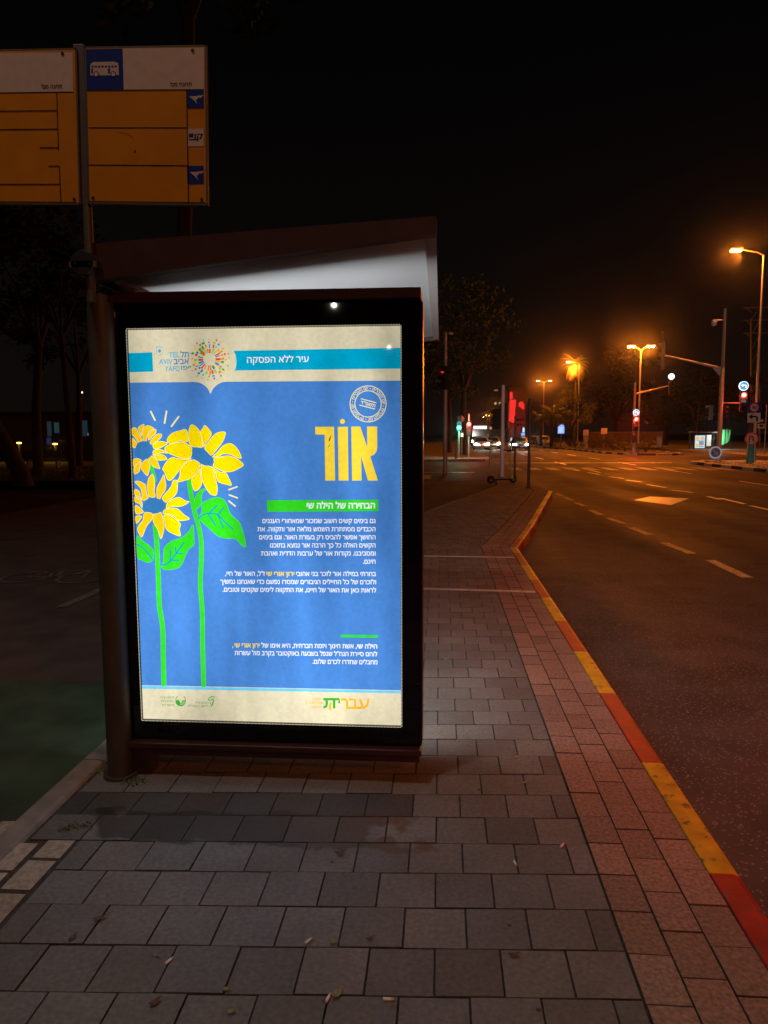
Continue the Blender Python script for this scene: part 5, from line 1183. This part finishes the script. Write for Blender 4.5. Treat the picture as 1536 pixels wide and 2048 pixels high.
b = MB(); b.box(-6.85, 1.65, -0.04, 0.34, 1.753, 1.83, CONC); b.build('coping', t)
p = A(1318, 892, 84); t = thing('utility_cabinet', (p.x, 84, 0), 'pale utility cabinet at the right end of the brown wall', 'cabinet')
b = MB(); b.box(-0.28, 0.28, 0, 0.4, 0, 1.25, CONC, 0.03); b.build('body', t)
b = MB(); b.box(-0.22, 0.22, -0.012, -0.002, 0.15, 1.1, GREYM); b.build('door', t)
b = MB(); b.box(-0.32, 0.32, -0.04, 0.44, 1.253, 1.32, CONC, 0.01); b.build('lid', t)
p = A(1507, 700, 92); t = thing('power_pylon', (p.x, 92, 0), 'dark power pylon with three crossarms behind the tallest street lamp', 'pylon')
def q92(x, y): v = A(x, y, 92)-Vector((p.x, 92, 0)); return v.x, v.z
STEEL = mat('pylon_steel', (0.22, 0.17, 0.13, 1), 0.6, 0.3)
b = MB()
for x in (1502, 1519): b.tube([(q92(x, 900)[0], 0, 0), (q92(x, 636)[0], 0, q92(x, 636)[1])], [0.14, 0.08], STEEL, 8)
for k in range(9):
    y0, y1 = 880-k*27, 880-(k+1)*27; b.tube([(q92(1502, y0)[0], 0, q92(0, y0)[1]), (q92(1519, y1)[0], 0, q92(0, y1)[1])], 0.04, STEEL, 5)
b.build('tower', t)
for y in (641, 664, 688):
    b = MB(); b.tube([(q92(1486, y)[0], 0, q92(0, y)[1]), (q92(1538, y)[0], 0, q92(0, y)[1])], 0.06, STEEL, 6); b.tube([(q92(1491, y)[0], 0, q92(0, y)[1]), (q92(1503, y+9)[0], 0, q92(0, y+9)[1])], 0.04, STEEL, 5); b.build('crossarm', t)

# ------------------------------------------------------------------ buildings
def windows(t, wl, x0, x1, z0, z1, nx, nz, y, m_on, m_off, rg, p_on=0.15, w=1.2, h=1.3):
    for i in range(nx):
        for j in range(nz):
            cx = x0+(x1-x0)*(i+0.5)/nx; cz = z0+(z1-z0)*(j+0.5)/nz
            b = MB(); b.box(cx-w/2, cx+w/2, y-0.03, y-0.005, cz-h/2, cz+h/2, m_on if rg.random() < p_on else m_off); b.build('window', wl)
FAC = mat('far_facade', (0.30, 0.27, 0.25, 1), 0.9, 0, 0.15, 0.3); WON = glow('window_lit', (1, 0.75, 0.4, 1), 0.5); REDL = glow('red_facade_glow', (1.0, 0.03, 0.03, 1), 1.0)
rg = random.Random(5)
p0 = A(1018, 876, 450); p1 = A(1052, 776, 450); t = thing('tower_building', ((p0.x+p1.x)/2, 450, 0), 'grey tower block with a red-lit facade at the end of the avenue', 'building'); hw = (p1.x-p0.x)/2
b = MB(); b.box(-hw, hw, 0, 14, -1, p1.z, FAC); wl = b.build('wall', t)
def q450(x, y): v = A(x, y, 449.8)-Vector(t.location); return v.x, v.z
for quad in ([(1019, 785), (1025, 783), (1026, 797), (1020, 799)], [(1019, 800), (1032, 799), (1032, 806), (1030, 822), (1031, 842), (1026, 846), (1018, 842), (1019, 822)], [(1037, 806), (1044, 802), (1049, 810), (1048, 820), (1038, 813)]):
    b = MB(); b.prism([(q450(*c)[0], -0.2, q450(*c)[1]) for c in quad][::-1], (0, 0.19, 0), REDL); b.build('red_glow_panel', wl)  # floodlit red areas of the wall, their light put in as glowing shapes
windows(t, wl, -hw*0.1, hw*0.9, 6, 12, 3, 2, 0, WON, GLASSD, rg, 0.2)
b = MB(); b.box(-hw-0.2, hw+0.2, -0.2, 14.2, p1.z+0.01, p1.z+0.5, FAC); b.build('roof', t)
lamp('facade_floodlight', 'SPOT', (t.location.x-2, 425, 2), 9000, (1, 0.06, 0.05), 0.5, (t.location.x-3, 450, 12), 60, 0.6)
p0 = A(975, 876, 430); p1 = A(1006, 795, 430); t = thing('apartment_building', ((p0.x+p1.x)/2, 430, 0), 'dim grey apartment block left of the red-lit tower', 'building'); hw = (p1.x-p0.x)/2
b = MB(); b.box(-hw, hw, 0, 12, -1, p1.z, FAC); wl = b.build('wall', t); windows(t, wl, -hw*0.9, hw*0.9, 3, p1.z-1, 3, 4, 0, WON, GLASSD, rg, 0.25)
b = MB(); b.box(-hw-0.2, hw+0.2, -0.2, 12.2, p1.z+0.01, p1.z+0.4, FAC); b.build('roof', t)

# ------------------------------------------------------------------ the dark park on the left
b = MB(); b.add([(-90, 25.5, -0.04), (-9.2, 25.5, -0.04), (-9.2, 46, -0.04), (-90, 46, -0.04)], [(0, 1, 2, 3)], GRASS); tag(b.build('lawn'), kind='structure')
b = MB(); rg = random.Random(8)
for k in range(9000):
    x = rg.uniform(-32, -9.3); y = rg.uniform(25.6, 36); h = rg.uniform(0.05, 0.12); a = rg.uniform(0, 3.14); w = 0.012
    b.add([(x-w*math.cos(a), y-w*math.sin(a), -0.04), (x+w*math.cos(a), y+w*math.sin(a), -0.04), (x+rg.uniform(-.04, .04), y+rg.uniform(-.04, .04), -0.04+h)], [(0, 1, 2)], GRASS)
tag(b.build('grass'), kind='stuff')
b = MB(); b.add([(-90, 38.5, -0.034), (-12, 38.5, -0.034), (-12, 43.5, -0.034), (-90, 43.5, -0.034)], [(0, 1, 2, 3)], CONC); tag(b.build('park_path'), kind='structure')
p = A(82, 905, 35.5); t = thing('park_bench', (p.x, 35.5, -0.04), 'dark park bench on the lawn between the tree trunks', 'bench', rz=R(8))
b = MB()
for k in range(3): b.box(-1.0, 1.0, -0.02, 0.02, 0.52+k*0.13, 0.63+k*0.13, DARKM, 0.008)
b.build('backrest', t)
b = MB()
for k in range(4): b.box(-1.0, 1.0, 0.05+k*0.12, 0.15+k*0.12, 0.42, 0.455, DARKM, 0.006)
b.build('seat', t)
for x in (-0.72, 0.72): b = MB(); b.prism([(x-0.03, 0.0, 0), (x-0.03, 0.5, 0), (x-0.03, 0.5, 0.415), (x-0.03, 0.06, 0.415), (x-0.03, 0.024, 0.86), (x-0.03, -0.02, 0.5)][:4]+[(x-0.03, 0.0, 0.415)], (0.06, 0, 0), DARKM); b.build('leg', t)
AMB = glow('amber_lamp', (1.0, 0.52, 0.10, 1), 5.0)
for i, (px_, py_) in enumerate(((38, 886), (110, 888))):
    p = A(px_, py_, 44.5); t = thing('bollard_lamp', (p.x, 44.5, -0.04), ['low amber path lamp left of the thick tree trunk', 'low amber path lamp above the bench, right of the thick trunk'][i], 'path lamp', 'low amber lamps along the park path')
    b = MB(); b.tube([(0, 0, 0), (0, 0, p.z-0.06)], 0.07, DARKM, 12); b.build('post', t)
    b = MB(); b.ball((0, 0, p.z+0.04), 0.10, AMB, (1.6, 1.6, 0.55), 2); b.build('lens', t)
    b = MB(); b.tube([(0, 0, p.z+0.13), (0, 0, p.z+0.16)], [0.22, 0.10], DARKM, 14); b.build('hood', t)
    lamp('path_lamp_light', 'POINT', (p.x, 44.2, p.z-0.02), 26, (1, 0.45, 0.08), 0.1)
tree(A(45, 962, 24.2).x, 24.2, 12, 7.0, 4.0, 'leaning trunk at the left edge of the lawn', 31, 0.26, (-3.4, 0.5), base_z=-0.04, group='park trees on the dark lawn', name='park_tree')
tree(A(77, 940, 29.5).x, 29.5, 11, 5.5, 3.2, 'thick straight tree trunk in front of the bench', 32, 0.20, (0.2, 0.2), base_z=-0.04, group='park trees on the dark lawn', name='park_tree')
tree(A(146, 952, 27.0).x, 27.0, 10, 5.5, 2.8, 'slim tree trunk right of the bench', 33, 0.13, (-0.3, 0.2), base_z=-0.04, group='park trees on the dark lawn', name='park_tree')
tree(A(158, 912, 38.0).x, 38.0, 10, 5.0, 3.0, 'trunk farthest back on the lawn, just left of the shelter post', 34, 0.17, (0.1, 0.2), base_z=-0.04, group='park trees on the dark lawn', name='park_tree')
tree(-5.2, 14.0, 14.0, 9.5, 2.6, 'tall trunk rising behind the shelter roof, by the cycle path', 35, 0.16, (0.5, 0.2), base_z=-0.04, group='park trees on the dark lawn', name='park_tree', nc=20)
p = A(150, 880, 62); t = thing('park_building', (p.x-6, 62, 0), 'low dark building with dim bluish windows beyond the park', 'building')
b = MB(); b.box(-16, 16, 0, 8, -0.1, 3.6, mat('dark_wall', (0.10, 0.075, 0.06, 1), 0.9, 0, 0.2, 1)); wl = b.build('wall', t)
b = MB(); b.box(-16.3, 16.3, -0.6, 8.3, 3.61, 3.72, GREYM); b.build('roof', t)
def q62(x, y): v = A(x, y, 62)-Vector(t.location); return v.x, v.z
for (x0, y0, x1, y1, st, c) in ((94, 843, 104, 872, 0.035, (0.35, 0.6, 0.9, 1)), (108, 845, 119, 866, 0.05, (0.3, 0.7, 0.75, 1)), (153, 841, 176, 872, 0.04, (0.2, 0.6, 0.85, 1)), (168, 866, 177, 871, 0.25, (0.5, 0.8, 0.9, 1)), (112, 849, 118, 856, 0.35, (0.4, 0.75, 0.8, 1)), (93, 875, 103, 889, 0.05, (0.15, 0.25, 0.9, 1))):
    xa, za = q62(x0, y0); xb, zb_ = q62(x1, y1); b = MB(); yo = -0.03-0.004*(x0 % 7); b.box(xa, xb, yo, yo+0.02, zb_, za, glow('dim_window_%d' % (x0*1000+y0), c, st)); b.build('window', wl)
xa, za = q62(130, 781); b = MB(); b.tube([(xa, 3, 3.7), (xa, 3, za)], 0.04, DARKM, 6); pl_ = b.build('mast', t); b = MB(); b.ball((xa, 3, za), 0.09, glow('mast_lamp', (1, 0.85, 0.6, 1), 3)); b.build('lamp', pl_)

# ------------------------------------------------------------------ litter on the pavers, weeds at the post
FILT = mat('cigarette_paper', (0.85, 0.82, 0.78, 1), 0.8); CORK = mat('cigarette_filter', (0.60, 0.44, 0.28, 1), 0.8); DRY = mat('dry_leaf', (0.16, 0.10, 0.06, 1), 0.8, 0, 0.3, 60); DRYG = mat('pale_leaf', (0.34, 0.30, 0.18, 1), 0.8, 0, 0.3, 60)
z8p = lambda x, y: (x/1.7067, 1480+y/1.7067); z7p = lambda x, y: (800+x/2.087, 1200+y/2.087)
butts = [(z8p(1052, 690), 55, 'cigarette butt under the middle of the shelter, standing out white'), (z8p(577, 758), 62, 'cigarette butt lower left beside a pale leaf'), (z8p(1120, 885), 75, 'cigarette butt beside a curled leaf near the bottom edge'),
         (z8p(1325, 889), 0, 'cigarette butt lying crosswise near the bottom edge'), (z7p(677, 1028), 58, 'cigarette butt nearest the beige border'), (z7p(481, 1103), -78, 'cigarette butt left of the one by the beige border')]
for (px_, a, lb) in butts:
    g = G(px_[0], px_[1], 0.004); t = thing('cigarette_butt', (g.x, g.y, 0.008), lb, 'cigarette butt', 'cigarette butts on the pavement', rz=R(a))
    b = MB(); b.tube([(-0.014, 0, 0), (0.008, 0, 0)], 0.0042, FILT, 10); b.build('paper', t)
    b = MB(); b.tube([(0.0082, 0, 0), (0.016, 0, 0)], [0.0042, 0.0036], CORK, 10); b.build('filter', t)
leaves = [(z8p(1160, 388), 20, DRY, 'brown curled leaf in the damp pavers before the shelter'), (z8p(785, 930), 5, DRYG, 'pale leaf at the bottom edge, lowest of the litter'), (z8p(1150, 870), 60, DRYG, 'curled leaf touching a cigarette butt near the bottom'),
          (z8p(770, 853), 10, DRYG, 'thin pale leaf on a paver joint near the bottom'), (z8p(530, 737), -30, DRYG, 'yellowish leaf left of a cigarette butt'), (z8p(528, 900), 50, DRY, 'dark leaf at the lower left of the pavers'),
          (z8p(340, 612), 40, DRY, 'small brown leaf on the left pavers'), (z8p(1262, 680), 30, DRY, 'dark round leaf right of the white butt'), (z8p(1138, 692), 5, DRYG, 'thin grey leaf between the white butt and the dark leaf'),
          (z8p(247, 678), 70, DRY, 'dark leaf scrap at the far left'), (z7p(485, 660), 50, DRYG, 'leaf on the lit pavers right of the shelter, upper one'), (z7p(520, 765), 10, DRYG, 'flat leaf on the lit pavers, lower one'), (z7p(475, 1485), 10, DRY, 'dark leaf scrap by the lower beige border'), (z7p(190, 250), 20, DRYG, 'tiny yellow leaf on the bright pavers beside the poster')]
for i, (px_, a, m, lb) in enumerate(leaves):
    g = G(px_[0], px_[1], 0.004); rg = random.Random(i); L_ = rg.uniform(0.013, 0.022); W_ = L_*rg.uniform(0.3, 0.55); t = None
    b = MB(); n = 7; top = []; bot = []; mid_ = []
    for k in range(n+1):
        u = k/n; x = -L_+2*L_*u; w = W_*math.sin(math.pi*min(max(u, 0.03), 0.97))**0.8; c_ = 0.010*(2*u-1)**2
        top.append((x, w, 0.004+c_+0.5*w)); mid_.append((x, 0, 0.003+c_)); bot.append((x, -w, 0.004+c_+0.4*w))
    for k in range(n): b.add([mid_[k], mid_[k+1], top[k+1], top[k]], [(0, 1, 2, 3)], m, True); b.add([bot[k], bot[k+1], mid_[k+1], mid_[k]], [(0, 1, 2, 3)], m, True)
    b.tube([(L_*0.95, 0, 0.012), (L_*1.45, 0.003, 0.006)], 0.0008, m, 5)
    o = b.build('dry_leaf'); o.location = (g.x, g.y, 0.001); o.rotation_euler = (0, 0, R(a)); tag(o, lb, 'leaf', 'dry leaves on the pavement')
WEED = mat('weed_green', (0.11, 0.13, 0.05, 1), 0.8)
for i, (px_, lb) in enumerate((((150, 1655), 'weed tuft in the joint at the corner of the beige paving'), ((268, 1562), 'weed tuft at the right foot of the shelter post'), ((205, 1540), 'weed tuft left of the shelter post base'))):
    g = G(px_[0], px_[1], 0); rg = random.Random(50+i); b = MB()
    for k in range(46):
        a = rg.uniform(0, 6.28); r_ = rg.uniform(0, 0.05); x, y = r_*math.cos(a)*1.6, r_*math.sin(a); h = rg.uniform(0.004, 0.014); dx, dy = rg.uniform(-.012, .012), rg.uniform(-.012, .012); w = 0.004
        b.add([(x-w, y, 0), (x+w, y, 0), (x+dx*0.6+w, y+dy*0.6, h*0.7), (x+dx*0.6-w, y+dy*0.6, h*0.7), (x+dx, y+dy, h)], [(0, 1, 2, 3), (3, 2, 4)], WEED)
    b.ball((0, 0, 0.0), 0.02, WEED, (1.6, 1.0, 0.12), 2, 0.2)
    o = b.build('weed_tuft'); o.location = (g.x, g.y, 0); tag(o, lb, 'weed', 'weeds in the paving joints')

# ------------------------------------------------------------------ thin scattering volume added to stand in for lens glow round the lamps
hm = bpy.data.materials.new('glare_volume'); hm.use_nodes = True; hn = hm.node_tree; hn.nodes.clear()
ho = hn.nodes.new('ShaderNodeOutputMaterial'); hv = hn.nodes.new('ShaderNodeVolumePrincipled')
hv.inputs['Color'].default_value = (0.85, 0.82, 0.80, 1); hv.inputs['Density'].default_value = 0.00023; hv.inputs['Anisotropy'].default_value = 0.98
hn.links.new(hv.outputs[0], ho.inputs['Volume'])
b = MB(); b.box(-130, 130, -30, 560, -1.4, 32, hm); hz = b.build('glare_haze'); tag(hz, kind='stuff')
